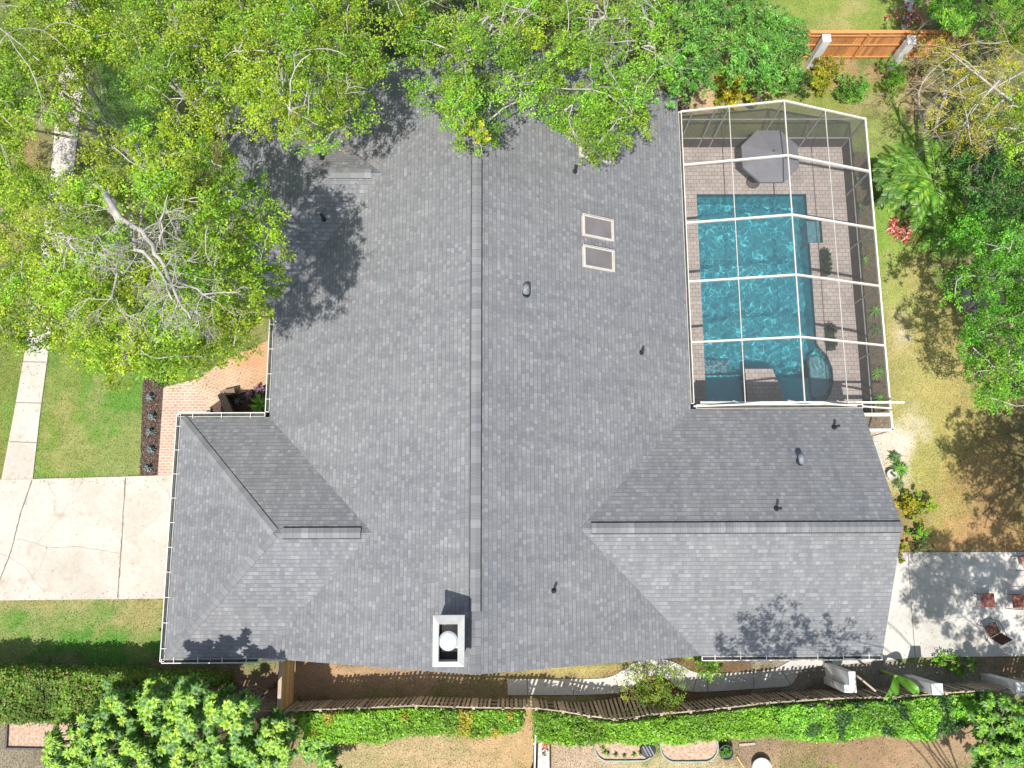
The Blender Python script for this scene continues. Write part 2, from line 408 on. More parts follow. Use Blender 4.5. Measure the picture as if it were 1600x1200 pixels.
LEAFSETS = {
 'camphor': [(.095, .28, .018), (.135, .36, .02), (.05, .17, .016), (.20, .40, .022)],
 'olive': [(.22, .28, .025), (.15, .24, .025), (.28, .32, .03), (.10, .15, .03)],
 'deep': [(.05, .15, .012), (.08, .20, .015), (.11, .25, .018), (.035, .10, .01)],
 'plum': [(.17, .34, .015), (.26, .42, .018), (.09, .22, .014), (.38, .46, .02)],
 'boxwood': [(.014, .035, .016), (.022, .05, .022), (.03, .065, .03), (.012, .03, .014)],
 'oak': [(.24, .37, .018), (.165, .29, .018), (.32, .42, .022), (.09, .19, .018)],
 'oak_green': [(.20, .355, .022), (.14, .275, .022), (.26, .41, .025), (.08, .19, .022)],
 'dark': [(.045, .12, .018), (.07, .165, .022), (.10, .21, .03), (.03, .08, .015)],
 'bright': [(.13, .33, .02), (.19, .41, .022), (.08, .24, .02), (.25, .44, .025)],
 'mango': [(.10, .27, .03), (.14, .32, .035), (.07, .20, .03), (.15, .22, .035)],
 'yellow': [(.34, .33, .02), (.26, .30, .02), (.42, .36, .02), (.18, .24, .02)],
 'amber': [(.36, .33, .02), (.26, .30, .02), (.18, .24, .02), (.42, .31, .03)],
 'vine': [(.13, .30, .012), (.19, .38, .014), (.07, .19, .012), (.27, .42, .02)],
 'hedge': [(.15, .27, .03), (.09, .19, .025), (.24, .33, .04), (.30, .22, .10)],
 'hedge_dark': [(.04, .12, .02), (.06, .16, .02), (.03, .09, .015), (.08, .19, .025)],
 'palm': [(.085, .24, .018), (.13, .31, .02), (.24, .38, .02), (.045, .14, .016)],
 'dull': [(.10, .17, .045), (.14, .20, .05), (.07, .12, .035), (.18, .20, .07)],
 'blue': [(.09, .13, .13), (.13, .17, .17), (.06, .10, .09), (.14, .13, .15)],
 'purple': [(.22, .12, .18), (.30, .20, .26), (.12, .08, .10), (.14, .18, .10)],
 'red': [(.42, .07, .05), (.55, .38, .28), (.34, .05, .04), (.50, .26, .20)],
 'feather': [(.16, .32, .06), (.13, .27, .06), (.19, .36, .08), (.10, .22, .05)],
}
def pick(kind, n, w=(.42, .33, .15, .10)):
    c = np.array(LEAFSETS[kind]); i = rng.choice(len(c), n, p=w)
    v = c[i]*rng.uniform(.75, 1.25, (n, 1)); return v*rng.uniform(.93, 1.07, (n, 3))

def blob_leaves(C, Rr, npc, L, kind, flat=.7, up=.9, clumpvar=.36, asp=.55, yell=0.03, rz=None):
    """leaves in many small ragged clumps: C centres (k,3), Rr radii (k,)"""
    Ps, Cs = [], []
    for c, r in zip(C, Rr):
        n = int(npc*1.0*(r*r))
        # sub-sprays inside the clump
        ns = max(4, int(n/26)); d = rng.normal(size=(ns, 3)); d /= np.linalg.norm(d, axis=1)[:, None]
        rr = rng.uniform(.35, 1.0, ns)**.6*r*rng.uniform(.8, 1.15, ns)
        sc = d*rr[:, None]; sc[:, 2] *= flat
        sid = rng.integers(0, ns, n)
        P = sc[sid]+rng.normal(size=(n, 3))*r*.13
        shade = rng.uniform(1-clumpvar, 1+clumpvar, 3)*np.array([.6, .5, .3])+np.array([.4, .5, .7])
        cc = pick(kind, n)*rng.uniform(1-clumpvar, 1+clumpvar)*np.array([shade[0], 1, 1])
        svar = rng.uniform(.75, 1.25, ns)[sid]; cc = cc*svar[:, None]
        if yell and rng.random() < yell: cc = cc*np.array([1.9, 1.25, .8])
        Ps.append(P+np.asarray(c)); Cs.append(cc)
    P = np.concatenate(Ps); Cc = np.clip(np.concatenate(Cs), 0, .7)
    l = L*rng.uniform(.7, 1.35, len(P))
    return leaf_arrays(P, l, l*asp, Cc, up)

def branch_pts(a, b, sag=.15, n=6, jit=.12):
    a, b = np.array(a, float), np.array(b, float); L = np.linalg.norm(b-a)
    out = []
    o1 = rng.normal(size=3)*jit*L*.5
    for i in range(n+1):
        t = i/n; p = a*(1-t)+b*t; p = p+o1*math.sin(math.pi*t)+np.array([0, 0, 1])*sag*L*math.sin(math.pi*t)*.5
        if 0 < i < n: p = p+rng.normal(size=3)*jit*L*.07
        out.append(p)
    return out
def twigs(mb, p, d, L, r, mat, depth=3, spread=.75):
    if depth == 0 or L < .08: return
    d = np.array(d, float); d /= np.linalg.norm(d)
    q = [np.array(p, float)]
    for i in range(3):
        d = d+rng.normal(size=3)*.18; d /= np.linalg.norm(d); q.append(q[-1]+d*L/3)
    mb.tube(q, [r, r*.85, r*.7, r*.5], mat, 5, False)
    for k in range(3 if depth > 1 else 2):
        nd = d+rng.normal(size=3)*spread; nd[2] = nd[2]*.6+.05
        j = int(rng.integers(1, 4)); twigs(mb, q[j], nd, L*rng.uniform(.5, .8), r*.55, mat, depth-1, spread)

def tree(name, label, cat, poly, z0, z1, ncl, kind, rcl=(.45, .85), npc=420, L=.10, holes=(), bark='bark', base=None, group=None, trunk_r=.2, twig=0, mind=.8, up=.9, flat=.7, yell=.012, mat='leaf', limbs=7, asp=.55, under=.35):
    """crown = ragged leaf clumps filling an outline seen from above, on limbs from one trunk"""
    poly = np.array(poly, float); cx, cy = poly.mean(0)
    lo, hi = poly.min(0), poly.max(0); pts = []
    rmax = np.sqrt(((poly-[cx, cy])**2).sum(1)).max(); tries = 0
    while len(pts) < ncl and tries < 6000:
        tries += 1
        x, y = rng.uniform(lo, hi)
        if not inpoly(np.array([x]), np.array([y]), poly)[0]: continue
        if any((x-h[0])**2/h[2]**2+(y-h[1])**2/h[3]**2 < 1 for h in holes) and rng.random() < .93: continue
        rel = math.hypot(x-cx, y-cy)/rmax
        z = z0+(z1-z0)*(1-rel**2)*rng.uniform(.6, 1.0)
        if rng.random() < under: z = max(z0*.7, z-rng.uniform(1.0, 2.5)*(z1-z0)/4)
        p = W(x, y, z)
        if tries < 3000 and any(np.linalg.norm(p-q) < mind*rcl[1] for q in pts): continue
        pts.append(p)
    pts = np.array(pts); R_ = rng.uniform(rcl[0], rcl[1], len(pts))
    cw = W(cx, cy, (z0+z1)/2)
    b = np.array([cw[0], cw[1], 0.0]) if base is None else np.array([*base, 0.0])
    root = thing(name, label, cat, b, group)
    V, Fq, T = blob_leaves(pts, R_, npc*2.5, L*.86, kind, flat, up, asp=asp, yell=yell)
    mesh_np('crown', V, Fq, T, mat, root, 4, b)
    mb = MB(); fork = np.array([b[0]*.6+cw[0]*.4, b[1]*.6+cw[1]*.4, z0*.45])
    mb.tube(branch_pts(b, fork, 0, 5, .06), [trunk_r*1.35, trunk_r*1.1, trunk_r, trunk_r*.95, trunk_r*.9, trunk_r*.85], bark, 10)
    order = list(range(len(pts))); rng.shuffle(order)
    nodes = []
    ends = order[:limbs]
    for e in ends:
        q = branch_pts(fork, pts[e]-[0, 0, .1], .25, 8, .16)
        mb.tube(q, list(np.linspace(trunk_r*.42, trunk_r*.10, len(q))), bark, 8); nodes += [(p, trunk_r*.35*(1-i/9)+.015) for i, p in enumerate(q) if i > 1]
    for e in order[limbs:]:
        ds = [np.linalg.norm(n_[0]-pts[e]) for n_ in nodes]; j = int(np.argmin(ds)); nn, nr = nodes[j]
        q = branch_pts(nn, pts[e], .2, 5, .18); r0 = min(nr, .07)
        mb.tube(q, list(np.linspace(r0, .015, len(q))), bark, 5, False); nodes += [(q[3], r0*.6)]
    for _ in range(twig):
        e = int(rng.integers(len(pts))); d = rng.normal(size=3); d[2] = abs(d[2])*.6+.2
        twigs(mb, pts[e]+np.array([0, 0, R_[e]*.2]), d, rng.uniform(.6, 1.1), .017, bark, 3)
    for h in holes:
        for _ in range(int(h[4]) if len(h) > 4 else 2):
            p = W(h[0]+rng.uniform(-.6, .6)*h[2], h[1]+rng.uniform(-.6, .6)*h[3], z1-rng.uniform(.5, 2)); j = int(np.argmin([np.linalg.norm(n_[0]-p) for n_ in nodes]))
            q = branch_pts(nodes[j][0], p, .1, 5, .15); mb.tube(q, list(np.linspace(.04, .02, 6)), bark, 5, False)
            twigs(mb, p, rng.normal(size=3)*[1, 1, .4], .8, .018, bark, 4)
    mb.build('trunk', root, True)
    return root, pts, nodes

def shrub(name, label, cat, px, py, z, rx, ry, h, kind, L=.07, npc=700, ncl=9, group=None, mat='leaf', up=.7, asp=.5, stems=True, yell=0, base_z=0.0):
    """small plant: leaf clumps round a short stem. px,py = where its top centre shows; z its top height"""
    c = W(px, py, z); root = thing(name, label, cat, (c[0], c[1], base_z), group)
    C = []; 
    for i in range(ncl):
        a = rng.uniform(0, 2*math.pi); r = math.sqrt(rng.random())*.75
        C.append([c[0]+math.cos(a)*r*rx, c[1]+math.sin(a)*r*ry, base_z+h*rng.uniform(.35, .9)*(1-r*.35)])
    C = np.array(C); R_ = rng.uniform(.35, .6, ncl)*min(rx, ry)*1.1
    V, Fq, T = blob_leaves(C, R_, npc/max(min(rx, ry), .3)**.5*2, L, kind, min(1, h/min(rx, ry)), up, asp=asp, yell=yell)
    V[:, 2] = np.maximum(V[:, 2], base_z+.02)
    mesh_np('foliage', V, Fq, T, mat, root, 4, (c[0], c[1], base_z))
    mb = MB()
    for q in C[:6]: mb.tube([(c[0], c[1], base_z), ((c[0]+q[0])/2, (c[1]+q[1])/2, base_z+(q[2]-base_z)*.6), q], [.03, .022, .01], 'bark_dark', 5, False)
    mb.build('stem', root)
    return root

def rosette_arrays(c, n, L, Wd, kind, droop=.35, rise=.5, seg=4):
    """long leaves radiating from a point, arched; returns verts, faces, tint"""
    V, Fq, T = [], [], []; b = 0
    for i in range(n):
        a = 2*math.pi*i/n*2.4+rng.uniform(-.3, .3); el = rng.uniform(.05, 1.0)*rise+.1; l = L*rng.uniform(.75, 1.15)
        d = np.array([math.cos(a), math.sin(a), 0]); s = np.array([-d[1], d[0], 0]); col = pick(kind, 1)[0]
        for k in range(seg+1):
            t = k/seg; p = np.array(c)+d*l*t*math.cos(el)+np.array([0, 0, 1])*(l*t*math.sin(el)-droop*l*t*t)
            w = Wd*math.sin(math.pi*min(.97, .12+t*.86))*rng.uniform(.95, 1.05)
            V += [p-s*w/2+[0, 0, w*.15], p+s*w/2+[0, 0, w*.15]]; T += [col*(1+.15*t)]*2
            if k: Fq.append([b+2*k-2, b+2*k-1, b+2*k+1, b+2*k])
        b += 2*(seg+1)
    return np.array(V), np.array(Fq), np.array(T)
def join(arrs):
    V, Fq, T = [], [], []; b = 0
    for v, f, t in arrs: V.append(v); Fq.append(f+b); T.append(t); b += len(v)
    return np.concatenate(V), np.concatenate(Fq), np.concatenate(T)
def rosette_tree(name, label, cat, spots, kind, L=.32, Wd=.075, n=16, group=None, yellow=.2):
    """spots: (px,py,z). a stem to every leaf rosette"""
    spots = list(spots)+[(a+rng.normal()*9, b+rng.normal()*9, z_-rng.uniform(.05, .5)) for a, b, z_ in spots]; L *= .62; ps = [W(*s) for s in spots]; c = np.mean(ps, 0); root = thing(name, label, cat, (c[0], c[1], 0), group)
    arrs = []
    for p in ps:
        arrs.append(rosette_arrays(p, n+8, L*.9*rng.uniform(.75, 1.15), Wd*.74, 'plum' if rng.random() < yellow else kind, .45, .8))
        arrs.append(rosette_arrays(p-np.array([0, 0, .15]), n, L*1.0, Wd*.95, 'deep', .5, .3))
        o_ = rng.normal(size=3)*[.22, .22, .1]-[0, 0, .3]; arrs.append(rosette_arrays(p+o_, n, L*.9, Wd*.9, 'deep', .5, .5))
    V, Fq, T = join(arrs); mesh_np('foliage', V, Fq, T, 'leaf_gloss', root, 4, (c[0], c[1], 0))
    mb = MB(); f = np.array([c[0], c[1], min(p[2] for p in ps)*.35])
    mb.tube([(c[0], c[1], 0), f], [.09, .07], 'bark_dark', 8)
    for p in ps: mb.tube(branch_pts(f, p, .1, 4, .1), [.04, .03, .025, .02, .015], 'bark_dark', 6, False)
    mb.build('stem', root, True); return root

# ================================================================== HOUSE
HE, HR = 2.97, 6.97
XL, XR, RX = -8.11, 6.19, -0.96
YB, YT, XG, YG, XE, YW, XU = -3.45, 16.15, -11.10, 4.39, 12.04, 4.61, -10.13
PIT = (HR-HE)/(XR-RX)
gy, gh = (YG+YB)/2, (YG-YB)/2; hg = HE+gh*PIT
wy, wh = (YW+YB)/2, (YW-YB)/2; hw = HE+wh*PIT
UY0 = 8.25; uy, uh = (UY0+YT)/2, (YT-UY0)/2; hu = HE+uh*PIT
def roofz(x, y):
    z = HR-abs(x-RX)*PIT
    if x < XL+gh+.01 and YB <= y <= YG: z = max(z if x >= XL else 0, min(HE+(gh-abs(y-gy))*PIT, HE+(x-XG)*PIT))
    if x < XL+uh+.01 and y >= UY0: z = max(z if x >= XL else 0, min(HE+(uh-abs(y-uy))*PIT, HE+(x-XU)*PIT))
    if x > XR-wh-.01 and y <= YW: z = max(z if x <= XR else 0, HE+(wh-abs(y-wy))*PIT)
    return z
faces = [
 # (points, direction of the eave)
 ([(XL, YG, HE), (XL, UY0, HE), (XL+uh, uy, hu), (XL, YT, HE), (RX, YT, HR), (RX, YB, HR), (XL, YB, HE), (XL+gh, gy, hg)], 'W'),
 ([(XR, YW, HE), (XR, YT, HE), (RX, YT, HR), (RX, YB, HR), (XR, YB, HE), (XR-wh, wy, hw)], 'E'),
 ([(XG, YG, HE), (XL, YG, HE), (XL+gh, gy, hg), (XG+gh, gy, hg)], 'N'),
 ([(XG, YB, HE), (XL, YB, HE), (XL+gh, gy, hg), (XG+gh, gy, hg)], 'S'),
 ([(XG, YB, HE), (XG, YG, HE), (XG+gh, gy, hg)], 'W'),
 ([(XU, YT, HE), (XL, YT, HE), (XL+uh, uy, hu), (XU+uh, uy, hu)], 'N'),
 ([(XU, UY0, HE), (XL, UY0, HE), (XL+uh, uy, hu), (XU+uh, uy, hu)], 'S'),
 ([(XU, UY0, HE), (XU, YT, HE), (XU+uh, uy, hu)], 'W'),
 ([(XR, YW, HE), (XE, YW, HE), (XE, wy, hw), (XR-wh, wy, hw)], 'N'),
 ([(XR, YB, HE), (XE, YB, HE), (XE, wy, hw), (XR-wh, wy, hw)], 'S'),
]
house = thing('house', 'large grey shingled single storey house with gabled and hipped roof and white gutters', 'house', (RX, 5, 0))
HL = Vector((RX, 5, 0))
def make_roof():
    bm = bmesh.new(); uvl = bm.loops.layers.uv.new('UVMap'); vmap = {}
    def vert(p):
        k = tuple(round(c, 4) for c in p)
        if k not in vmap: vmap[k] = bm.verts.new(p)
        return vmap[k]
    cs = math.sqrt(1+PIT*PIT); tops = []
    for pts, d in faces:
        f = bm.faces.new([vert(p) for p in pts]); f.normal_update()
        if f.normal.z < 0: f.normal_flip()
        for l in f.loops:
            x, y, z = l.vert.co; s = (z-HE)/PIT*cs
            l[uvl].uv = ((y+20, s+{'W': 0, 'E': 30}[d]) if d in 'WE' else (x+60, s+{'N': 60, 'S': 90}[d]))
        tops.append(f)
    # slab thickness: copy below and close the rim
    low = {}
    for v in list(bm.verts): low[v] = bm.verts.new(v.co-Vector((0, 0, .16)))
    rim = [e for e in bm.edges if len(e.link_faces) == 1]
    for f in tops:
        g = bm.faces.new([low[v] for v in reversed(f.verts)]); g.material_index = 1
    for e in rim:
        f0 = e.link_faces[0]; a, b = e.verts
        try: g = bm.faces.new([a, b, low[b], low[a]]); g.material_index = 1
        except ValueError: pass
    bmesh.ops.recalc_face_normals(bm, faces=bm.faces)
    me = bpy.data.meshes.new('roof'); bm.to_mesh(me); bm.free()
    me.materials.append(M['shingle']); me.materials.append(M['soffit'])
    o = bpy.data.objects.new('roof', me); COL.objects.link(o); o.parent = house; o.location = -HL; return o
roof = make_roof()
def cap_strip(name, a, b, hwid, lift, dz, nrm_slopes=None, parent=roof, dark=True, uoff=0.0):
    """bent strip of cap shingles following a ridge or hip from a to b; dz = drop at its sides"""
    a, b = Vector(a), Vector(b); d = (b-a); L = d.length; dn = d.normalized()
    h = Vector((dn.x, dn.y, 0)).normalized(); side = Vector((-h.y, h.x, 0))
    bm = bmesh.new(); uvl = bm.loops.layers.uv.new('UVMap')
    n = max(1, int(L/.23)); prof = [(-hwid, -dz), (0, 0), (hwid, -dz)]
    for i in range(n):
        p0 = a+dn*(L*i/n); p1 = a+dn*(L*(i+1)/n)
        l0, l1 = lift+.018, lift+.004
        if dark and lift > .05:  # dark plate beside raised vents, its colour standing in for shadow gap and baffle
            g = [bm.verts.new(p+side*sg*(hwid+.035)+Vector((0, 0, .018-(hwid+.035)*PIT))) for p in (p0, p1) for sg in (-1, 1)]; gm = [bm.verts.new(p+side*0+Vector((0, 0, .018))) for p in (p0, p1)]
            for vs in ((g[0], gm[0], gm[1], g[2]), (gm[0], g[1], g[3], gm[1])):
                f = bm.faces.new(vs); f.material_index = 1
        row = []
        for p, l in ((p0, l0), (p1, l1)):
            row.append([bm.verts.new(p+side*s+Vector((0, 0, q+l))) for s, q in prof])
            row.append([bm.verts.new(p+side*s*1.0+Vector((0, 0, q-.03))) for s, q in prof])
        t0, u0, t1, u1 = row
        fs = [((t0[0], t0[1], t1[1], t1[0]), 0), ((t0[1], t0[2], t1[2], t1[1]), 0), ((t0[0], u0[0], u1[0], t1[0]), 1), ((t0[2], t1[2], u1[2], u0[2]), 1), ((t0[0], t0[1], u0[1], u0[0]), 1), ((t0[1], t0[2], u0[2], u0[1]), 1)]
        for vs, mi in fs:
            f = bm.faces.new(vs); f.material_index = mi
            for l in f.loops: l[uvl].uv = (.4+uoff*7, (i+.5)*.23+uoff*31)
            if mi == 0:
                for l, vv in zip(f.loops, (0.12, .12, .9, .9)): l[uvl].uv = (.4+uoff*7+(.2 if vs[0] is t0[1] else 0), (i+.12+vv*.85)*.23+uoff*31)
    bmesh.ops.recalc_face_normals(bm, faces=bm.faces)
    me = bpy.data.meshes.new(name); bm.to_mesh(me); bm.free(); me.materials.append(M['cap']); me.materials.append(M['gutter_in'])
    o = bpy.data.objects.new(name, me); COL.objects.link(o); o.parent = parent; return o
cap_strip('ridge_vent', (RX, -1.75, HR), (RX, 15.6, HR), .145, .06, .145*PIT-.01)
cap_strip('ridge_cap', (RX, YB+.02, HR), (RX, -1.76, HR), .16, .015, .16*PIT, uoff=1)
cap_strip('ridge_vent', (XG+gh+.25, gy, hg), (XL+gh-.35, gy, hg), .155, .07, .155*PIT-.01, uoff=2)
cap_strip('ridge_vent', (XR-wh+.35, wy, hw), (XE-.02, wy, hw), .155, .07, .155*PIT-.01, uoff=3)
cap_strip('ridge_vent', (XU+uh+.25, uy, hu), (XL+uh-.35, uy, hu), .155, .03, .155*PIT-.005, uoff=4)
hd = .16*PIT*.707
cap_strip('hip_cap', (XG+.05, YG-.05, HE+.03), (XG+gh-.02, gy+.02, hg), .15, .025, hd, uoff=5)
cap_strip('hip_cap', (XG+.05, YB+.05, HE+.03), (XG+gh-.02, gy-.02, hg), .15, .012, hd, uoff=6)
cap_strip('hip_cap', (XU+.05, YT-.05, HE+.03), (XU+uh-.02, uy+.02, hu), .15, .02, hd, uoff=7)
cap_strip('hip_cap', (XU+.05, UY0+.05, HE+.03), (XU+uh-.02, uy-.02, hu), .15, .012, hd, uoff=8)

def walls(mb):
    i = .5; a = .45
    fp = [(XG+i, YB+i), (XE-i, YB+i), (XE-i, YW-i), (XR-i, YW-i), (XR-i, YT-i), (XU+i, YT-i), (XU+i, UY0+i), (XL+i, UY0+i), (XL+i, YG-i), (XG+i, YG-i)]
    n = len(fp); zt = HE+.1
    for k in range(n):
        p, q = fp[k], fp[(k+1) % n]
        mb.add([(p[0], p[1], 0), (q[0], q[1], 0), (q[0], q[1], zt), (p[0], p[1], zt)], [(0, 1, 2, 3)], 'stucco')
    for y in (YB+i, YT-i):
        mb.add([(XL+i, y, zt), (XR-i, y, zt), (RX, y, HR-.2)], [(0, 1, 2)], 'stucco')
    mb.add([(XE-i, YB+i, zt), (XE-i, YW-i, zt), (XE-i, wy, hw-.2)], [(0, 1, 2)], 'stucco')
part(house, 'wall', walls)
def opening(name, c, w, h, nx, ny, gmat='winglass', bars=1):
    """framed opening on a wall: c centre on wall, (nx,ny) outward"""
    rz = math.atan2(ny, nx)-math.pi/2; t = Vector((-ny, nx, 0)); n = Vector((nx, ny, 0)); c = Vector(c)
    f = MB()
    for s in (-1, 1): f.box(c+n*.03+t*s*(w/2), (.08, .07, h+.08) , 'white', rz)
    for s in (-1, 1): f.box(c+n*.03+Vector((0, 0, s*h/2)), (w-.08, .066, .08), 'white', rz)
    for k in range(1, bars+1): f.box(c+n*.025+t*(-w/2+w*k/(bars+1)), (.04, .05, h-.1), 'white', rz)
    fo = f.build(name, house)
    g = MB(); g.box(c+n*.012, (w-.08, .02, h-.08), gmat, rz); go = g.build('pane' if gmat == 'winglass' else 'panel'); go.parent = fo
opening('window', (-5.5, YB+.5, 1.5), 1.6, 1.2, 0, -1)
opening('window', (3.0, YB+.5, 1.5), 1.6, 1.2, 0, -1)
opening('window', (9.5, YB+.5, 1.5), 1.8, 1.2, 0, -1)
opening('window', (XE-.5, -1.5, 1.5), 1.5, 1.2, 1, 0)
opening('sliding_door', (XR-.5, 9.5, 1.07), 3.4, 2.1, 1, 0, bars=2)
opening('sliding_door', (9.0, YW-.5, 1.07), 2.4, 2.1, 0, 1)
opening('window', (XL+.5, 6.2, 1.5), 1.2, 1.3, -1, 0)
opening('garage_door', (XG+.5, .5, 1.1), 4.9, 2.15, -1, 0, 'white', 0)

def gutter(name, a, b, out, ticks=.74, wh_='white', w=.13):
    """open trough along an eave: dark inside, pale front lip and cross brackets"""
    a, b = Vector(a), Vector(b); n = Vector((out[0], out[1], 0)); d = (b-a); L = d.length; dn = d.normalized()
    mb = MB(); z = Vector((0, 0, -.05))
    mb.bar(a+n*.05+z*1.6, b+n*.05+z*1.6, w-.02, .03, 'gutter_in')
    mb.bar(a+n*w+z*.6, b+n*w+z*.6, .026, .11, wh_)
    mb.bar(a+n*.008+z*1.2, b+n*.008+z*1.2, .014, .10, wh_)
    for e in (a, b): mb.bar(e+n*.0+z*.6, e+n*w+z*.6, .02, .108, wh_)
    k = int(L/ticks)
    for i in range(1, k+1):
        p = a+dn*(L*(i-.5)/k); mb.bar(p+n*-.05+Vector((0, 0, .012)), p+n*(w+.02)+Vector((0, 0, .012)), .02, .018, wh_)
    return mb.build(name, house)
e = .02
gutter('gutter', (XG-e, YB-.1, HE), (XG-e, YG+.1, HE), (-1, 0))
gutter('gutter', (XG-.1, YG+e, HE), (XL-.16, YG+e, HE), (0, 1))
gutter('gutter', (XG-.1, YB-e, HE), (XL+.02, YB-e, HE), (0, -1))
gutter('gutter', (XL-e, YG+.18, HE), (XL-e, UY0-.18, HE), (-1, 0))
gutter('gutter', (XU-e, UY0-.1, HE), (XU-e, YT+.1, HE), (-1, 0))
gutter('gutter', (XU-.1, UY0-e, HE), (XL-.16, UY0-e, HE), (0, -1))
gutter('gutter', (XR+.02, YB-e, HE), (XE-.02, YB-e, HE), (0, -1))
gutter('gutter', (XR+e, YW+.2, HE), (XR+e, YT-.6, HE), (1, 0), 40, 'beam', .10)
gutter('gutter', (XR+.2, YW+e, HE), (XE+.02, YW+e, HE), (0, 1), 40, 'beam', .12)
def ds(mb):
    p = W(440, 1031, 2.8); mb.bar((XL+.1, YB-.08, 2.86), (XL+.75, YB-.08, 2.80), .07, .08, 'white'); mb.bar((XL+.75, YB-.1, 2.84), (XL+.75, YB-.1, .05), .09, .07, 'white')
part(house, 'downspout', ds)

SL = math.atan(PIT)
def on_roof(px, py, lift=0.0):
    z = 5.0
    for _ in range(14): p = W(px, py, z); z = roofz(p[0], p[1])+lift
    return p
def frame_at(p, dir_x):
    """local axes on a slope: X down-slope horizontal sign, along eave = Y"""
    s = dir_x
    ex = Vector((s*math.cos(SL), 0, -math.sin(SL))); ey = Vector((0, 1, 0)); ez = ex.cross(ey)
    if ez.z < 0: ez = -ez
    return ex, ey, ez
def skylight(px, py):
    p = Vector(on_roof(px, py, .1)); ex, ey, ez = frame_at(p, 1); p = p-ez*.1
    def bx(mb, cx, cy, cz, dx, dy, dz, m):
        c = p+ex*cx+ey*cy+ez*cz; vs = []
        for k in (-1, 1):
            for i, j in ((-1, -1), (1, -1), (1, 1), (-1, 1)): vs.append(c+ex*i*dx/2+ey*j*dy/2+ez*k*dz/2)
        mb.add(vs, [(3, 2, 1, 0), (4, 5, 6, 7), (0, 1, 5, 4), (1, 2, 6, 5), (2, 3, 7, 6), (3, 0, 4, 7)], m)
    f = MB(); lx, ly = 1.12, .66
    for s in (-1, 1): bx(f, s*lx/2, 0, .07, .05, ly+.05, .16, 'skyframe')
    for s in (-1, 1): bx(f, 0, s*ly/2, .07, lx-.05, .049, .155, 'skyframe')
    for s in (-1, 1): bx(f, s*(lx/2+.045), 0, .15, .022, ly+.12, .03, 'white')
    for s in (-1, 1): bx(f, 0, s*(ly/2+.045), .15, lx+.06, .02, .028, 'white')
    fo = f.build('skylight', house, bevel=.006)
    g = MB(); bx(g, 0, 0, .11, lx-.055, ly-.055, .02, 'skyglass'); go = g.build('pane'); go.parent = fo
    fl = MB()
    bx(fl, 0, 0, .006, lx+.3, ly+.3, .012, 'ventgrey'); q = fl.build('flashing'); q.parent = fo
for s in ((934, 356), (935, 404), (929, 234)): skylight(*s)
def pipe_vent(px, py, dirx=None, h=.44):
    p = on_roof(px, py); mb = MB()
    mb.tube([p-np.array([0, 0, .1]), p+np.array([0, 0, h])], .045, 'black', 12)
    mb.lathe(p, [(.085, -.02), (.08, .03), (.055, .10), (.05, .12)], 'black', 14)
    mb.build('vent_pipe', house, True)
for s in ((898, 268), (1002, 551), (865, 923), (506, 343), (503, 248), (1303, 668), (1213, 795)): pipe_vent(*s)
def box_vent(px, py, axis):
    p = on_roof(px, py); mb = MB(); r = .105
    P = Vector(p); ax = Vector(axis)
    mb.lathe(p, [(.13, -.03), (.13, .06), (.10, .08)], 'black', 12)
    pts = [P+Vector((0, 0, .10)), P+Vector((0, 0, .20))-ax*.02, P+Vector((0, 0, .24))+ax*.10, P+Vector((0, 0, .20))+ax*.24]
    mb.tube(pts, [r, r, r, r*.98], 'ventgrey', 14)
    mb.tube([pts[-1]+ax*.002, pts[-1]+ax*.012], [r*.9, r*.9], 'black', 14)
    mb.build('roof_vent', house, True)
box_vent(822, 459, (0, 1, 0)); box_vent(1250, 722, (-.2, .9, 0))

# chimney
def chimney():
    zt = 8.0; a = W(676, 962, zt); b = W(725, 1043, zt); x0, x1, y1, y0 = a[0], b[0], a[1], b[1]
    ro = thing('tmp', '', ''); bpy.data.objects.remove(ro)
    ins = .17; c = MB()
    # hollow chase
    t = .05
    zb = HE
    xs0, xs1, ys0, ys1 = x0+.12, x1-.12, y0+.12, y1-.12
    for (cx, cy, dx, dy) in (((xs0+xs1)/2, ys0, xs1-xs0+t, t), ((xs0+xs1)/2, ys1, xs1-xs0+t, t), (xs0, (ys0+ys1)/2, t, ys1-ys0-t), (xs1, (ys0+ys1)/2, t, ys1-ys0-t)):
        c.box((cx, cy, (zb+zt-.32)/2), (dx, dy, zt-.32-zb), 'stucco_white')
    ch = c.build('chimney', house)
    # shroud: sloped crown frame with a flared skirt
    k = MB()
    o = [(x0, y0), (x1, y0), (x1, y1), (x0, y1)]; i_ = [(x0+ins, y0+ins*.9), (x1-ins, y0+ins*.9), (x1-ins, y1-ins*1.3), (x0+ins, y1-ins*1.3)]
    vs = [(x, y, zt-.14) for x, y in o]+[(x, y, zt+.06) for x, y in i_]+[(x, y, zt-.30) for x, y in o]+[(x, y, zt-.34) for x, y in i_]
    q = []
    for j in range(4):
        l = (j+1) % 4; q += [(j, l, 4+l, 4+j), (j, 8+j, 8+l, l), (4+j, 4+l, 12+l, 12+j), (8+j, 12+j, 12+l, 8+l)]
    k.add(vs, q, 'white'); ko = k.build('shroud'); ko.parent = ch
    f = MB(); f.box(((x0+x1)/2, (y0+y1)/2, zt-.62), (x1-x0-.3, y1-y0-.3, .03), 'planter_dark')
    f.box(((x0+x1)/2+.04, (y0+y1)/2+.15, zt-.58), (.52, .95, .03), 'stone')
    fo = f.build('chase_top'); fo.parent = ch
    g = MB(); pc = W(700, 1002, zt+.05)
    g.tube([(pc[0], pc[1], zt-.6), (pc[0], pc[1], zt-.12)], .19, 'galv', 24)
    g.lathe((pc[0], pc[1], zt-.12), [(.255, 0), (.262, .06), (.255, .10), (.20, .125), (.02, .14)], 'galv', 28)
    go = g.build('flue_cap', smooth=False); go.parent = ch
chimney()

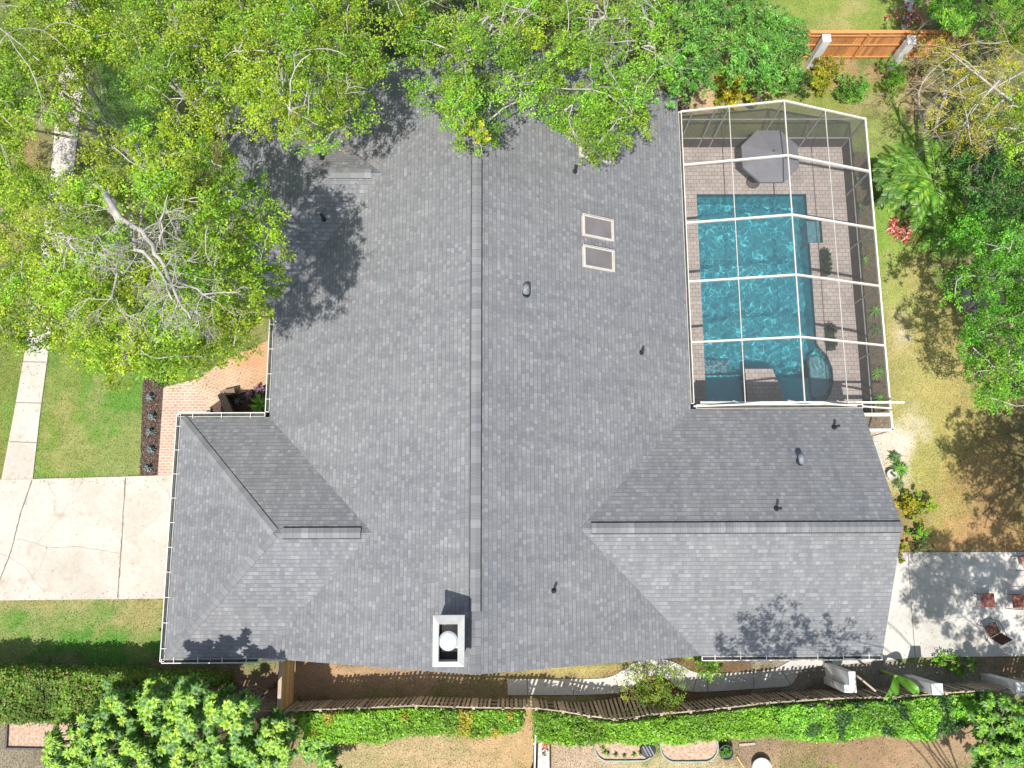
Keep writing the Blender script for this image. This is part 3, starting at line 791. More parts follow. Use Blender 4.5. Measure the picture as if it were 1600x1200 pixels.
# ================================================================== GROUND
POOL = [(7.41, 5.0), (11.72, 5.0), (11.78, 5.25), (12.10, 5.6), (12.25, 6.1), (12.25, 6.6), (12.10, 7.1), (11.80, 7.45), (11.72, 7.6), (11.72, 11.60), (12.24, 11.60), (12.24, 12.58), (11.72, 12.58), (11.72, 13.62), (7.41, 13.62)]
zones = [ # px, py, rx, ry, colour, weight
 (130, 640, 120, 120, (.085, .205, .03), 3), (95, 650, 40, 90, (.25, .19, .065), 2.2), (170, 620, 45, 60, (.085, .18, .025), 2.5), (185, 700, 50, 50, (.10, .17, .03), 2),
 (10, 650, 22, 90, (.20, .16, .045), 3), (20, 600, 18, 30, (.08, .16, .03), 2),
 (120, 992, 170, 34, (.075, .19, .03), 8), (120, 948, 150, 10, (.25, .22, .10), 4), (230, 960, 30, 25, (.27, .22, .10), 3), (10, 985, 30, 40, (.22, .19, .08), 2), (200, 1030, 160, 18, (.07, .13, .03), 3),
 (1430, 480, 50, 110, (.27, .235, .09), 4), (1400, 340, 35, 110, (.14, .24, .04), 6), (1440, 250, 60, 60, (.15, .22, .04), 4), (1280, 150, 130, 22, (.15, .21, .04), 3),
 (1150, 160, 60, 18, (.27, .25, .09), 4), (1330, 160, 60, 30, (.20, .20, .06), 2), (1085, 155, 25, 18, (.42, .27, .19), 5), (1360, 170, 22, 14, (.32, .24, .17), 3), (1290, 130, 90, 16, (.30, .19, .12), 4), (1420, 150, 45, 30, (.26, .17, .11), 4),
 (1490, 600, 60, 90, (.31, .25, .09), 4), (1440, 620, 40, 60, (.25, .235, .085), 3), (1450, 760, 70, 80, (.24, .23, .07), 4), (1530, 780, 70, 80, (.25, .14, .06), 4), (1500, 840, 90, 30, (.28, .17, .08), 4), (1570, 700, 50, 90, (.14, .10, .05), 3),
 (1395, 690, 24, 30, (.50, .42, .38), 6), (1380, 740, 18, 30, (.44, .36, .30), 4), (1410, 830, 26, 40, (.16, .11, .075), 4), (1400, 500, 18, 40, (.36, .29, .20), 3), (1415, 510, 12, 10, (.50, .45, .48), 3),
 (1310, 30, 90, 30, (.17, .22, .05), 5), (1320, 35, 20, 12, (.42, .30, .16), 3), (1440, 40, 14, 50, (.20, .14, .09), 4),
 (560, 1062, 260, 26, (.24, .165, .115), 6), (520, 1045, 60, 10, (.36, .24, .14), 5), (370, 1055, 40, 26, (.23, .165, .115), 6), (340, 1085, 40, 20, (.08, .07, .035), 3), (770, 1065, 40, 16, (.13, .14, .05), 4), (860, 1052, 90, 14, (.36, .30, .12), 6),
 (1010, 1080, 45, 25, (.14, .075, .05), 7), (1150, 1035, 90, 16, (.12, .07, .045), 7), (1350, 1060, 130, 26, (.24, .21, .19), 7), (1560, 1050, 60, 20, (.15, .10, .06), 7), (1280, 1055, 40, 14, (.20, .18, .17), 6), (1320, 1075, 30, 10, (.24, .14, .07), 4), (1100, 1092, 160, 10, (.15, .09, .07), 5),
 (660, 1175, 170, 30, (.34, .26, .15), 7), (790, 1165, 40, 40, (.36, .23, .12), 5), (560, 1190, 60, 20, (.26, .24, .12), 4), (500, 1160, 30, 25, (.20, .21, .07), 4),
 (900, 1170, 60, 30, (.36, .27, .22), 7), (1080, 1190, 150, 14, (.37, .31, .19), 6), (1180, 1170, 40, 30, (.22, .16, .12), 6), (1350, 1175, 160, 30, (.22, .145, .09), 8), (1270, 1180, 40, 20, (.16, .15, .06), 4), (1460, 1180, 60, 30, (.24, .17, .11), 5), (825, 1180, 12, 40, (.36, .25, .12), 5),
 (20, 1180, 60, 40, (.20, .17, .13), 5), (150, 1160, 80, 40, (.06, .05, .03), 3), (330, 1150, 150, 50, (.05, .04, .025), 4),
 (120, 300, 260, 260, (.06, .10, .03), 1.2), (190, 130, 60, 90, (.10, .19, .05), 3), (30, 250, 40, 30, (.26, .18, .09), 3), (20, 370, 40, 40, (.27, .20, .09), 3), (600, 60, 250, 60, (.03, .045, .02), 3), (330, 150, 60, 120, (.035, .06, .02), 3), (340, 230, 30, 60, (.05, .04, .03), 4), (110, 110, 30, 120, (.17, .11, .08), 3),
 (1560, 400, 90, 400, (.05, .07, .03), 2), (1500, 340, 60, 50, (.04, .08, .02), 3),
]
def ground_col(x, y):
    px, py = PX(x, y, 0.0)
    base = np.array([.13, .155, .05]); num = np.ones((len(px), 3))*base*.35; den = np.full(len(px), .35)
    wx = px+60*(vnoise(x, y, .9)-.5)+30*(vnoise(y, x, 2.3)-.5); wy_ = py+60*(vnoise(x+9, y+5, .9)-.5)+30*(vnoise(y+3, x, 2.3)-.5)
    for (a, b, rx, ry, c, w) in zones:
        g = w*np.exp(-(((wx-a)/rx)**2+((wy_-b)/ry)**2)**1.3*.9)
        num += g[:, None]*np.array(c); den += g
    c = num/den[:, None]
    c[:, 2] = np.maximum(c[:, 2], .30*c[:, 0]); c *= np.where(px > 1380, 1.14, 1.0)[:, None]*np.array([1.0, 1, 1])
    f = vnoise(x, y, .55)*.5+vnoise(x+4, y+8, 1.4)*.3+vnoise(x, y+2, 4.0)*.2; f = np.clip((f-.50)/.10, 0, 1)[:, None]
    grass = np.clip((c[:, 1]/np.maximum(c[:, 0], .01)-.80)*4, 0, 1)[:, None]
    straw = np.array([.27, .235, .11]); return c*(1-f*grass*.42)+straw*f*grass*.42
gx = np.concatenate([[-300, -120, -60, -35], np.arange(-25, 26.01, .25), [35, 60, 120, 300]])
gyv = np.concatenate([[-300, -120, -50, -20], np.arange(-12, 27.01, .25), [40, 80, 150, 300]])
GX, GY = np.meshgrid(gx, gyv, indexing='ij'); nxg, nyg = GX.shape
vx, vy = GX.ravel(), GY.ravel()
idx = np.arange(nxg*nyg).reshape(nxg, nyg)
q = np.stack([idx[:-1, :-1], idx[1:, :-1], idx[1:, 1:], idx[:-1, 1:]], -1).reshape(-1, 4)
cxs = vx[q].mean(1); cys = vy[q].mean(1)
pxmin, pxmax, pymin, pymax = 7.3, 12.4, 4.9, 13.8
hole = (cxs > pxmin) & (cxs < pxmax) & (cys > pymin) & (cys < pymax)
q = q[~hole]
near = (np.abs(vx) < 26) & (vy > -13) & (vy < 28)
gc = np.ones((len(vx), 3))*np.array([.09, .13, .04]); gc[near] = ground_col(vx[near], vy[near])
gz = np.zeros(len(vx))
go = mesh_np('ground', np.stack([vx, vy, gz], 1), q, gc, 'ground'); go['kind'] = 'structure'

# driveway, sidewalk, walkway, patio
DRV = G((-560, 757), (52, 748.5), (330, 741), (330, 934), (262, 935), (0, 938), (-560, 944))
drv = sheet('driveway', DRV, .05, 'driveway', thick=.09)
def strip(name, pts, w, z, mat, parent, jit=0.0):
    mb = MB(); P = [W(x, y, z) for x, y in pts]
    if jit:
        Q = []
        for a, b in zip(P[:-1], P[1:]):
            n = max(2, int(np.linalg.norm(b-a)/.12))
            for i in range(n): Q.append(a+(b-a)*i/n+np.array([*(rng.normal(size=2)*jit), 0]))
        P = Q+[P[-1]]
    vs = []
    for i, p in enumerate(P):
        d = P[min(i+1, len(P)-1)]-P[max(i-1, 0)]; d /= max(np.linalg.norm(d), 1e-6); s = np.array([-d[1], d[0], 0])
        ww = w*(rng.uniform(.6, 1.3) if jit else 1); vs += [p+s*ww/2, p-s*ww/2]
    mb.add(vs, [(2*i, 2*i+1, 2*i+3, 2*i+2) for i in range(len(P)-1)], mat)
    o = mb.build(name); o.parent = parent; return o
strip('joint', [(50, 750), (33, 800), (17, 862), (0, 905), (-20, 940)], .045, .054, 'joint', drv, .006)
strip('joint', [(196, 746), (191, 830), (184, 934)], .045, .054, 'joint', drv, .006)
for c in ([(133, 748), (115, 772), (98, 800), (80, 825), (58, 848)], [(116, 748), (113, 770)], [(27, 842), (55, 849), (75, 856), (122, 854), (186, 865)], [(192, 841), (215, 835), (240, 812), (262, 790)],
          [(-10, 860), (15, 871), (40, 887), (55, 905)], [(262, 765), (270, 800), (272, 830)], [(75, 858), (60, 890)], [(72, 750), (85, 775)], [(48, 902), (70, 925)]):
    strip('crack', c, .022 if len(c) > 2 and c[0][1] > 840 and c[0][0] == 27 else .012, .055, 'crack', drv, .012)
SWK = G((3, 749), (52, 748), (63, 650), (75, 560), (112, 300), (135, 100), (150, -60), (113, -60), (95, 100), (78, 300), (38, 560), (22, 650))
swk = sheet('sidewalk', SWK, .045, 'driveway', thick=.08)
for a, b in (((24, 629), (68, 630)), ((15, 690), (61, 692)), ((33, 565), (75, 566)), ((45, 500), (84, 501)), ((53, 440), (92, 441)), ((70, 350), (106, 351)), ((82, 270), (118, 271)), ((88, 190), (126, 190))):
    strip('joint', [a, b], .03, .049, 'joint', swk)
WK1 = G((247, 743), (256, 607), (262, 603), (300, 597), (330, 640), (330, 742)); WK2 = G((256, 606), (310, 592), (346, 566), (425, 530), (470, 515), (470, 590), (425, 598), (372, 616), (345, 625), (300, 655), (270, 645))
sheet('brick_walkway', WK2, .036, 'brick_diag', thick=.06)
sheet('brick_walkway', WK1, .040, 'brick', thick=.06)
MUL = G((219, 743), (223, 600), (232, 575), (258, 590), (256, 607), (247, 743))
sheet('mulch_bed', MUL, .012, 'mulch')
BED2 = G((300, 655), (345, 625), (372, 616), (425, 598), (470, 590), (470, 700), (300, 700))
sheet('mulch_bed', BED2, .012, 'mulch')
BED3 = G((340, 600), (425, 535), (425, 500), (360, 480), (330, 240), (352, 150), (460, 200), (470, 520))
sheet('mulch_bed', BED3, .008, 'mulch')
top_e = smooth_poly([W(*p) for p in [(793, 1061), (900, 1061), (950, 1060), (972, 1048), (990, 1034), (1035, 1028), (1062, 1038), (1085, 1052), (1120, 1052), (1205, 1048), (1230, 1035), (1262, 1015), (1300, 1000)]], 2, False); top_e = [W(793, 1061)]+list(top_e)
bot_e = smooth_poly([W(*p) for p in [(1300, 1040), (1258, 1042), (1244, 1055), (1237, 1072), (1200, 1074), (1120, 1080), (1066, 1081), (1050, 1066), (1030, 1053), (1008, 1057), (990, 1073), (970, 1085), (793, 1086)]], 2, False); bot_e = list(bot_e)+[W(793, 1086)]
gp = sheet('garden_path', list(top_e)+list(bot_e), .040, 'path', thick=.07)
for a, b in (((824, 1061), (824, 1086)), ((895, 1061), (896, 1086)), ((963, 1064), (970, 1085)), ((1029, 1032), (1027, 1054)), ((1090, 1053), (1083, 1080)), ((1105, 1053), (1106, 1080)), ((1178, 1050), (1178, 1075)), ((1217, 1042), (1236, 1070))):
    strip('joint', [a, b], .025, .044, 'joint', gp)
PAT = G((1300, 863), (1415, 863), (1900, 861), (1900, 1024), (1600, 1025), (1430, 1027), (1360, 1034), (1300, 1040), (1296, 1000))
pat = sheet('patio', PAT, .046, 'path', thick=.08)
strip('joint', [(1419, 864), (1423, 930), (1430, 1026)], .025, .050, 'joint', pat)
SLB = G((1340, 680), (1366, 690), (1390, 735), (1402, 800), (1402, 862), (1300, 862), (1300, 680))
sheet('side_slab', G((1340, 690), (1372, 690), (1382, 735), (1360, 760), (1330, 760)), .03, 'path', thick=.05)

# deck + pool ----------------------------------------------------------------
DX0, DX1, DY0, DY1 = 5.6, 13.29, 3.95, 15.62
def deck_mesh():
    bm = bmesh.new()
    def ring(pts, z):
        vs = [bm.verts.new((p[0], p[1], z)) for p in pts]; return [bm.edges.new((vs[i], vs[(i+1) % len(vs)])) for i in range(len(vs))]
    es = ring([(DX0, DY0), (DX1, DY0), (DX1, DY1), (DX0, DY1)], .045)+ring(POOL, .045)
    bmesh.ops.triangle_fill(bm, use_beauty=True, use_dissolve=False, edges=es)
    for f in bm.faces:
        f.normal_update()
        if f.normal.z < 0: f.normal_flip()
    me = bpy.data.meshes.new('pool_deck'); bm.to_mesh(me); bm.free(); me.materials.append(M['paver'])
    o = bpy.data.objects.new('pool_deck', me); COL.objects.link(o); o['kind'] = 'structure'
deck_mesh()
sheet('planting_strip', [(DX1+.02, 4.2), (DX1+.95, 4.2), (DX1+.95, 15.4), (DX1+.02, 15.4)], .006, 'soil')
pool = thing('swimming_pool', 'rectangular teal swimming pool with rippled water, corner steps and a paved platform', 'swimming pool', (9.6, 9.3, 0))
PO = Vector((9.6, 9.3, 0))
def basin(mb):
    n = len(POOL); zb = -1.35
    for i in range(n):
        p, r_ = POOL[i], POOL[(i+1) % n]
        mb.add([(p[0], p[1], -.25), (r_[0], r_[1], -.25), (r_[0], r_[1], zb), (p[0], p[1], zb)], [(0, 1, 2, 3)], 'basin')
        mb.add([(p[0], p[1], .043), (r_[0], r_[1], .043), (r_[0], r_[1], -.25), (p[0], p[1], -.25)], [(0, 1, 2, 3)], 'tile')
    mb.add([(7.3, 4.9, zb), (12.3, 4.9, zb), (12.3, 13.7, zb), (7.3, 13.7, zb)], [(0, 1, 2, 3)], 'basin')
part(pool, 'basin', basin).cycles.is_caustics_receiver = True
def water():
    hs = .022; xs_ = np.arange(7.36, 12.33, hs); ys_ = np.arange(4.95, 13.68, hs); X, Y = np.meshgrid(xs_, ys_, indexing='ij')
    r2 = np.random.default_rng(11); Z = np.zeros_like(X); wx = X+.10*np.sin(Y*2.1+1)+.06*np.sin(Y*5+X*3); wy2 = Y+.10*np.sin(X*2.3)+.05*np.sin(X*6-Y*2)
    for _ in range(26):
        lam = r2.uniform(.15, .40); k = 2*math.pi/lam; a_ = r2.uniform(0, 2*math.pi)
        Z += WAMP*lam*np.sin(k*(wx*math.cos(a_)+wy2*math.sin(a_))+r2.uniform(0, 6.3))
    nx_, ny_ = X.shape; idx_ = np.arange(nx_*ny_).reshape(nx_, ny_)
    q_ = np.stack([idx_[:-1, :-1], idx_[1:, :-1], idx_[1:, 1:], idx_[:-1, 1:]], -1).reshape(-1, 4)
    cx_, cy_ = X.ravel()[q_].mean(1), Y.ravel()[q_].mean(1); k_ = np.zeros(len(cx_), bool)
    for dx in (-.03, 0, .03):
        for dy in (-.03, 0, .03): k_ |= inpoly(cx_+dx, cy_+dy, POOL)
    q_ = q_[k_]; used, inv = np.unique(q_, return_inverse=True)
    V = np.stack([X.ravel()[used], Y.ravel()[used], -.09+Z.ravel()[used]], 1)
    o = mesh_np('water', V, inv.reshape(-1, 4), np.ones((len(V), 3)), 'water', pool, 4, tuple(PO))
    o.data.polygons.foreach_set('use_smooth', np.ones(len(q_), bool))
    o.cycles.is_caustics_caster = True
WAMP = .0052
water()
part(pool, 'step', lambda mb: mb.box((11.98, 12.09, -.75), (.50, .96, 1.15), 'basin_light'), bevel=.01).cycles.is_caustics_receiver = True
BEN = [((8.2, 5.75, -.95), (1.55, 1.45, .75), 'basin'), ((8.0, 6.3, -1.15), (1.15, 1.7, .37), 'basin_light'), ((10.9, 5.7, -.98), (1.6, 1.3, .72), 'basin')]
for b_ in (0, 1, 2): part(pool, 'bench', lambda mb: mb.box(*BEN[b_]), bevel=.02).cycles.is_caustics_receiver = True
def roundstep(mb):
    for r, z in ((.62, -.32), (.85, -.62)):
        pts = [(11.64+r*math.cos(a), 6.35+r*1.35*math.sin(a)) for a in np.linspace(-1.35, 1.35, 14)]; pts = [(min(p[0], 12.2), p[1]) for p in pts]+[(11.5, 7.1), (11.5, 5.6)]
        mb.prism([(p[0], p[1]) for p in pts], -1.34, z, 'basin_light' if r < .7 else 'basin')
part(pool, 'step', roundstep).cycles.is_caustics_receiver = True
def platform(mb):
    a = [W(1164, 576, .26), W(1207, 576, .26), W(1219, 606, .26), W(1232, 640, .26), W(1170, 640, .26)]
    mb.prism([(p[0], p[1]) for p in a], -1.34, .26, 'paver', 'paver')
part(pool, 'platform', platform, bevel=.01)

# ================================================================== POOL CAGE
CX1 = 13.28; CY1 = 15.6; CZL, CZR = 2.90, 2.32
RDX = 9.86; RDZ = 3.66
CX0 = XR+.12
cage = thing('pool_cage', 'white framed screened pool enclosure with gabled mesh roof beside the house', 'pool cage', (10, 10, 0))
beam_y = [W(1367, 357, CZR)[1], W(1377, 447, CZR)[1], W(1387, 540, CZR)[1], W(1358, 268, CZR)[1]]
CY0 = W(1397, 638, CZR)[1]
def rafter(mb, y, w, h, x0=None):
    x0 = x0 or CX0
    mb.bar((x0, y, CZL), (RDX, y, RDZ), w, h, 'beam'); mb.bar((RDX, y, RDZ), (CX1, y, CZR), w, h, 'beam')
for y in sorted(beam_y):
    part(cage, 'beam', lambda mb: rafter(mb, y, .06, .13), bevel=.008)
part(cage, 'end_beam', lambda mb: rafter(mb, CY1, .05, .08))
part(cage, 'end_beam', lambda mb: rafter(mb, CY0, .05, .08))
part(cage, 'ridge_purlin', lambda mb: mb.bar((RDX, CY0, RDZ-.03), (RDX, CY1, RDZ-.03), .042, .05, 'beam'))
def slope_z(x): return CZL+(RDZ-CZL)*(x-CX0)/(RDX-CX0) if x < RDX else RDZ+(CZR-RDZ)*(x-RDX)/(CX1-RDX)
PL = W(1150, 350, 3.3)[0]; PR = W(1303, 350, 2.95)[0]
for x in (PL, PR): part(cage, 'purlin', lambda mb: mb.bar((x, CY0, slope_z(x)-.04), (x, CY1, slope_z(x)-.04), .028, .04, 'beam'))
part(cage, 'eave_beam', lambda mb: mb.bar((CX1, CY0-.02, CZR), (CX1, CY1+.03, CZR), .055, .09, 'beam'))
ys_post = sorted(beam_y)+[CY1]
for y in ys_post: part(cage, 'post', lambda mb: mb.bar((CX1, y, .05), (CX1, y, CZR-.05), .05, .06, 'beam_dark', (0, 1, 0)))
part(cage, 'post', lambda mb: mb.bar((CX1, CY0, .05), (CX1, CY0, CZR-.05), .05, .06, 'beam_dark', (0, 1, 0)))
for x in (6.75, 7.55, PL, RDX, PR):
    zt = slope_z(x)-.08 if x > 7 else 2.86
    part(cage, 'post', lambda mb: mb.bar((x, CY1, .05), (x, CY1, zt), .05, .05, 'beam_dark', (0, 1, 0)))
part(cage, 'rail', lambda mb: mb.bar((CX0, CY1, .82), (CX1, CY1, .82), .05, .05, 'beam_dark'))
part(cage, 'rail', lambda mb: mb.bar((CX0, CY1, CZR), (CX1, CY1, CZR), .045, .05, 'beam_dark'))
part(cage, 'rail', lambda mb: mb.bar((CX1, CY0, .82), (CX1, CY1, .82), .05, .05, 'beam_dark'))
part(cage, 'kick_plate', lambda mb: mb.box((CX1, (CY0+CY1)/2, .42), (.02, CY1-CY0-.1, .74), 'kick'))
part(cage, 'kick_plate', lambda mb: mb.box(((CX0+CX1)/2, CY1, .42), (CX1-CX0-.1, .02, .74), 'kick'))
ys = [CY0]+sorted(beam_y)+[CY1]
for i in range(len(ys)-1):
    def sc(mb):
        a, b = ys[i]+.04, ys[i+1]-.04
        mb.add([(CX0, a, CZL), (RDX, a, RDZ), (RDX, b, RDZ), (CX0, b, CZL)], [(0, 1, 2, 3)], 'screen')
        mb.add([(RDX, a, RDZ), (CX1, a, CZR), (CX1, b, CZR), (RDX, b, RDZ)], [(0, 1, 2, 3)], 'screen')
    part(cage, 'screen_panel', sc)
part(cage, 'wall_screen', lambda mb: mb.add([(CX1, CY0, .8), (CX1, CY1, .8), (CX1, CY1, CZR), (CX1, CY0, CZR)], [(0, 1, 2, 3)], 'screen_side'))
part(cage, 'wall_screen', lambda mb: mb.add([(CX0, CY1, .8), (CX1, CY1, .8), (CX1, CY1, CZR), (RDX, CY1, RDZ), (CX0, CY1, CZL)], [(0, 1, 2, 3, 4)], 'screen_side'))
# small lower bay past the wing's corner
BY = W(1397, 672, CZR)[1]
def bay(mb):
    mb.bar((CX1, CY0-.1, CZR), (CX1, BY, CZR), .07, .10, 'beam'); mb.bar((XE-.1, BY, CZR), (CX1+.04, BY, CZR), .09, .10, 'beam')
    mb.bar((CX1, BY, .05), (CX1, BY, CZR-.05), .05, .05, 'beam', (0, 1, 0))
    mb.bar((XE-.1, CY0-.22, CZR-.02), (CX1, CY0-.22, CZR-.02), .12, .08, 'beam')
part(cage, 'bay_frame', bay)
part(cage, 'bay_screen', lambda mb: mb.add([(XE-.4, BY, CZR+.02), (CX1, BY, CZR+.02), (CX1, CY0-.15, CZR+.02), (XE-.4, CY0-.15, CZR+.02)], [(0, 1, 2, 3)], 'screen'))
part(cage, 'gutter', lambda mb: (mb.bar((XR+.35, YW+.23, 2.93), (CX1+.28, YW+.23, 2.80), .07, .06, 'beam'),
                                 mb.bar((XR+.1, YW+.42, 3.0), (RDX, YW+.42, 3.2), .03, .03, 'beam') if False else None))
for x_, z_ in ((RDX, 3.02), (PL, 2.98), (PR, 2.9)): part(cage, 'brace', lambda mb: mb.bar((x_, CY0, slope_z(x_)-.1), (x_-.35, YW+.28, z_), .03, .04, 'beam'))

# umbrella
def umbrella():
    c = W(1208, 237, 2.72); base = W(1186, 279, 0)
    r = thing('patio_umbrella', 'slate grey octagonal patio umbrella at the top end of the pool deck', 'umbrella', (c[0], c[1], .045))
    mb = MB(); n = 8; R0 = 1.12; v = [(c[0], c[1], 2.78)]
    for j in range(n):
        a = math.pi/8+j*math.pi/4; v.append((c[0]+R0*math.cos(a), c[1]+R0*math.sin(a)*.98, 2.36))
    for j in range(n):
        a = math.pi/8+j*math.pi/4; v.append((c[0]+R0*1.0*math.cos(a), c[1]+R0*math.sin(a)*.98, 2.24))
    fs = []
    for j in range(n): k = (j+1) % n; fs.append((0, 1+j, 1+k)); fs.append((1+j, 9+j, 9+k, 1+k))
    mb.add(v, fs, 'umb'); cn = mb.build('canopy', r)
    for j in range(n):
        part(r, 'rib', lambda m_: m_.bar((c[0], c[1], 2.74), (v[1+j][0], v[1+j][1], 2.345), .02, .015, 'umb_dark'))
    part(r, 'pole', lambda m_: m_.tube([(c[0], c[1], .06), (c[0], c[1], 2.86)], .024, 'umb_dark', 12))
    part(r, 'finial', lambda m_: m_.lathe((c[0], c[1], 2.78), [(.04, 0), (.05, .03), (.02, .07), (.01, .09)], 'umb_dark', 12))
    part(r, 'base', lambda m_: m_.lathe((c[0], c[1], .046), [(.27, 0), (.27, .05), (.20, .08), (.05, .10), (.04, .3)], 'kick', 20))
umbrella()
part(None, 'deck_stool', lambda m_: m_.lathe(W(1187, 278, .0)+np.array([0, 0, .046]), [(.17, 0), (.19, .15), (.19, .40), (.15, .44), (.05, .45)], 'kick', 20))
tag(bpy.data.objects['deck_stool'], 'small round brown stool half hidden under the umbrella edge', 'stool')

def ball_planter(px, py, lab, n, kind):
    p = W(px, py, .45); r = thing('planter', lab, 'planter', (p[0], p[1], .045), 'dark planters on the pool deck')
    w, l = (.30, 1.0)
    pt = MB(); pt.prism([(p[0]-w*.42, p[1]-l*.46), (p[0]+w*.42, p[1]-l*.46), (p[0]+w*.42, p[1]+l*.46), (p[0]-w*.42, p[1]+l*.46)], .05, .34, 'planter_dark')
    pt.box((p[0], p[1], .34), (w*.95, l*.99, .05), 'planter_dark'); pt.build('trough', r, bevel=.01)
    C = np.array([[p[0]+rng.uniform(-.03, .03), p[1]+(i-(n-1)/2)*l/n, .50] for i in range(n)])
    V, Fq, T = blob_leaves(C, np.full(n, .185 if n == 3 else .2), 26000, .035, 'boxwood', .9, .5, yell=0)
    mesh_np('foliage', V, Fq, T, 'leaf_gloss', r, 4, (p[0], p[1], .045))
ball_planter(1292, 409, 'dark trough planter with three clipped round shrubs, nearer the umbrella', 3, 'dark')
ball_planter(1300, 526, 'dark trough planter with two square clipped shrubs, nearer the round pool step', 2, 'dark')

# ================================================================== FENCES
def picket_fence(name, label, line, z, wood, spacing=.135, w=.10, lean=0.04, backing=True, both=True, leanf=None):
    P = [W(x, y, z) for x, y in line]; c = P[len(P)//2]
    root = thing(name, label, 'fence', (c[0], c[1], 0))
    pk, rl, ps = MB(), MB(), []
    s = 0.0; acc = []
    for a, b in zip(P[:-1], P[1:]):
        L = np.linalg.norm((b-a)[:2]); d = (b-a)/np.linalg.norm(b-a); nrm = np.array([-d[1], d[0], 0]); rz = math.atan2(d[1], d[0])
        k = max(1, int(round(L/spacing)))
        for i in range(k):
            q_ = a+(b-a)*(i+.5)/k; h = z*rng.uniform(.97, 1.02); lx, ly = rng.normal()*.012, rng.normal()*.02+lean*(vnoise(q_[0], 0, .8)-.5)
            if rng.random() < .015: continue
            sd = .035*(1 if i % 2 else -1) if both else .03
            b0 = q_+nrm*sd; b0[1] += (leanf(q_) if leanf else 0); t0 = q_+nrm*sd+np.array([lx, ly, 0]); b0 = b0.copy(); b0[2] = .05; t0[2] = h
            pk.bar(b0, t0, .018, w*rng.uniform(.9, 1.05), wood, up=(d[0], d[1], 0))
        for zz in (.35, z*.55, z*.9):
            a2, b2 = a.copy(), b.copy(); a2[2] = b2[2] = zz; rl.bar(a2, b2, .04, .085, wood)
    pk.build('picket_panel', root); rl.build('rail', root)
    s = 0
    for a, b in zip(P[:-1], P[1:]):
        L = np.linalg.norm((b-a)[:2]); n = max(1, int(L/2.3))
        for i in range(n):
            q_ = a+(b-a)*i/n; part(root, 'post', lambda mb: mb.box((q_[0], q_[1], z*.49), (.09, .09, z*.98), wood))
    return root
FZ = 1.85
picket_fence('picket_fence', 'weathered brown picket fence stretch left of the pale wooden screen panel', [(311, 1110), (370, 1111), (432, 1112)], FZ, 'oldwood', both=False, spacing=.145, w=.088)
picket_fence('picket_fence', 'long weathered picket fence running behind the chimney end and bulging near the path', [(446, 1112), (500, 1110), (560, 1108), (650, 1104), (740, 1107), (838, 1108), (880, 1113), (920, 1120), (960, 1125), (995, 1122), (1030, 1117)], FZ, 'oldwood', both=False, spacing=.145, w=.088, leanf=lambda q_: .36*math.exp(-((q_[0]-3.9)/1.3)**2))
picket_fence('picket_fence', 'grey picket fence stretch with gaps behind the white buttresses', [(1034, 1117), (1080, 1113), (1140, 1107), (1200, 1100), (1300, 1093), (1400, 1091), (1480, 1084), (1560, 1079), (1640, 1073), (1900, 1060)], FZ, 'oldwood', both=False, spacing=.15, w=.085)
# wooden screen panel between the house and the fence
def screen_panel():
    a = W(440, 1033, 1.85); b = W(437, 1111, 1.85); x = (a[0]+b[0])/2
    r = thing('wooden_screen', 'pale new wooden screen panel standing between the roof edge and the picket fence', 'fence panel', (x, (a[1]+b[1])/2, 0))
    def boards(mb):
        n = 12
        for i in range(n):
            zc = .12+i*(1.7/n)+.07
            mb.box((x+.02, (a[1]+b[1])/2, zc), (.022, a[1]-b[1]-.1, 1.7/n*.93), 'gatewood')
    part(r, 'board_panel', boards)
    part(r, 'cap_rail', lambda mb: mb.box((x-.03, (a[1]+b[1])/2-.0, 1.84), (.12, a[1]-b[1]+.05, .035), 'oldwood'))
    for y in (a[1], b[1]): part(r, 'post', lambda mb: mb.box((x-.04, y, .92), (.09, .09, 1.83), 'gatewood'))
screen_panel()
# cedar fence at the top
def cedar():
    z = 1.85; a = W(1236, 49, z); b = W(1530, 50, z); y = (a[1]+b[1])/2
    r = thing('cedar_fence', 'orange cedar board fence along the top of the garden behind white pillars', 'fence', ((a[0]+b[0])/2, y, 0))
    def boards(mb):
        x = a[0]
        while x < b[0]:
            w = .14; mb.box((x+w/2, y+.02, .95), (w-.008, .02, 1.8), 'cedar'); x += w
    part(r, 'board_panel', boards)
    for zz in (.15, 1.0, 1.62): part(r, 'rail', lambda mb: mb.bar((a[0], y-.03, zz), (b[0], y-.03, zz), .04, .09, 'cedar'))
    part(r, 'cap_rail', lambda mb: mb.bar((a[0], y-.02, 1.875), (b[0], y-.02, 1.875), .13, .03, 'cedar'))
    x = a[0]+.7
    while x < b[0]: part(r, 'post', lambda mb: mb.box((x, y-.07, .92), (.09, .06, 1.8), 'cedar')); x += 2.35
cedar()
def pillar(px, py, z, w, l, label, step=False, grp='white stucco pillars'):
    p = W(px, py, z); r = thing('stucco_pillar', label, 'pillar', (p[0], p[1], 0), grp)
    part(r, 'shaft', lambda mb: mb.box((p[0], p[1], z/2-.03), (w, l, z-.06), 'stucco_white'), bevel=.015)
    part(r, 'cap', lambda mb: mb.box((p[0], p[1], z-.02), (w+.03, l+.03, .05), 'stucco_white'), bevel=.012)
    if step: part(r, 'plinth', lambda mb: mb.box((p[0]+.05, p[1]-l/2-.13, z*.42), (w+.22, .26, z*.84), 'stucco_white'), bevel=.015)
pillar(1292, 59, 1.95, .30, .30, 'white square pillar against the cedar fence between mango and yellow shrub')
pillar(1425, 62, 1.95, .30, .32, 'white square pillar against the cedar fence beside the bare branched tree')
pillar(1332, 1061, 2.3, .20, .46, 'stepped white pillar on the side path bed nearest the roof corner', True)
pillar(1465, 1077, 2.2, .34, .34, 'plain white pillar between the banana leaves and the bright fern clump')
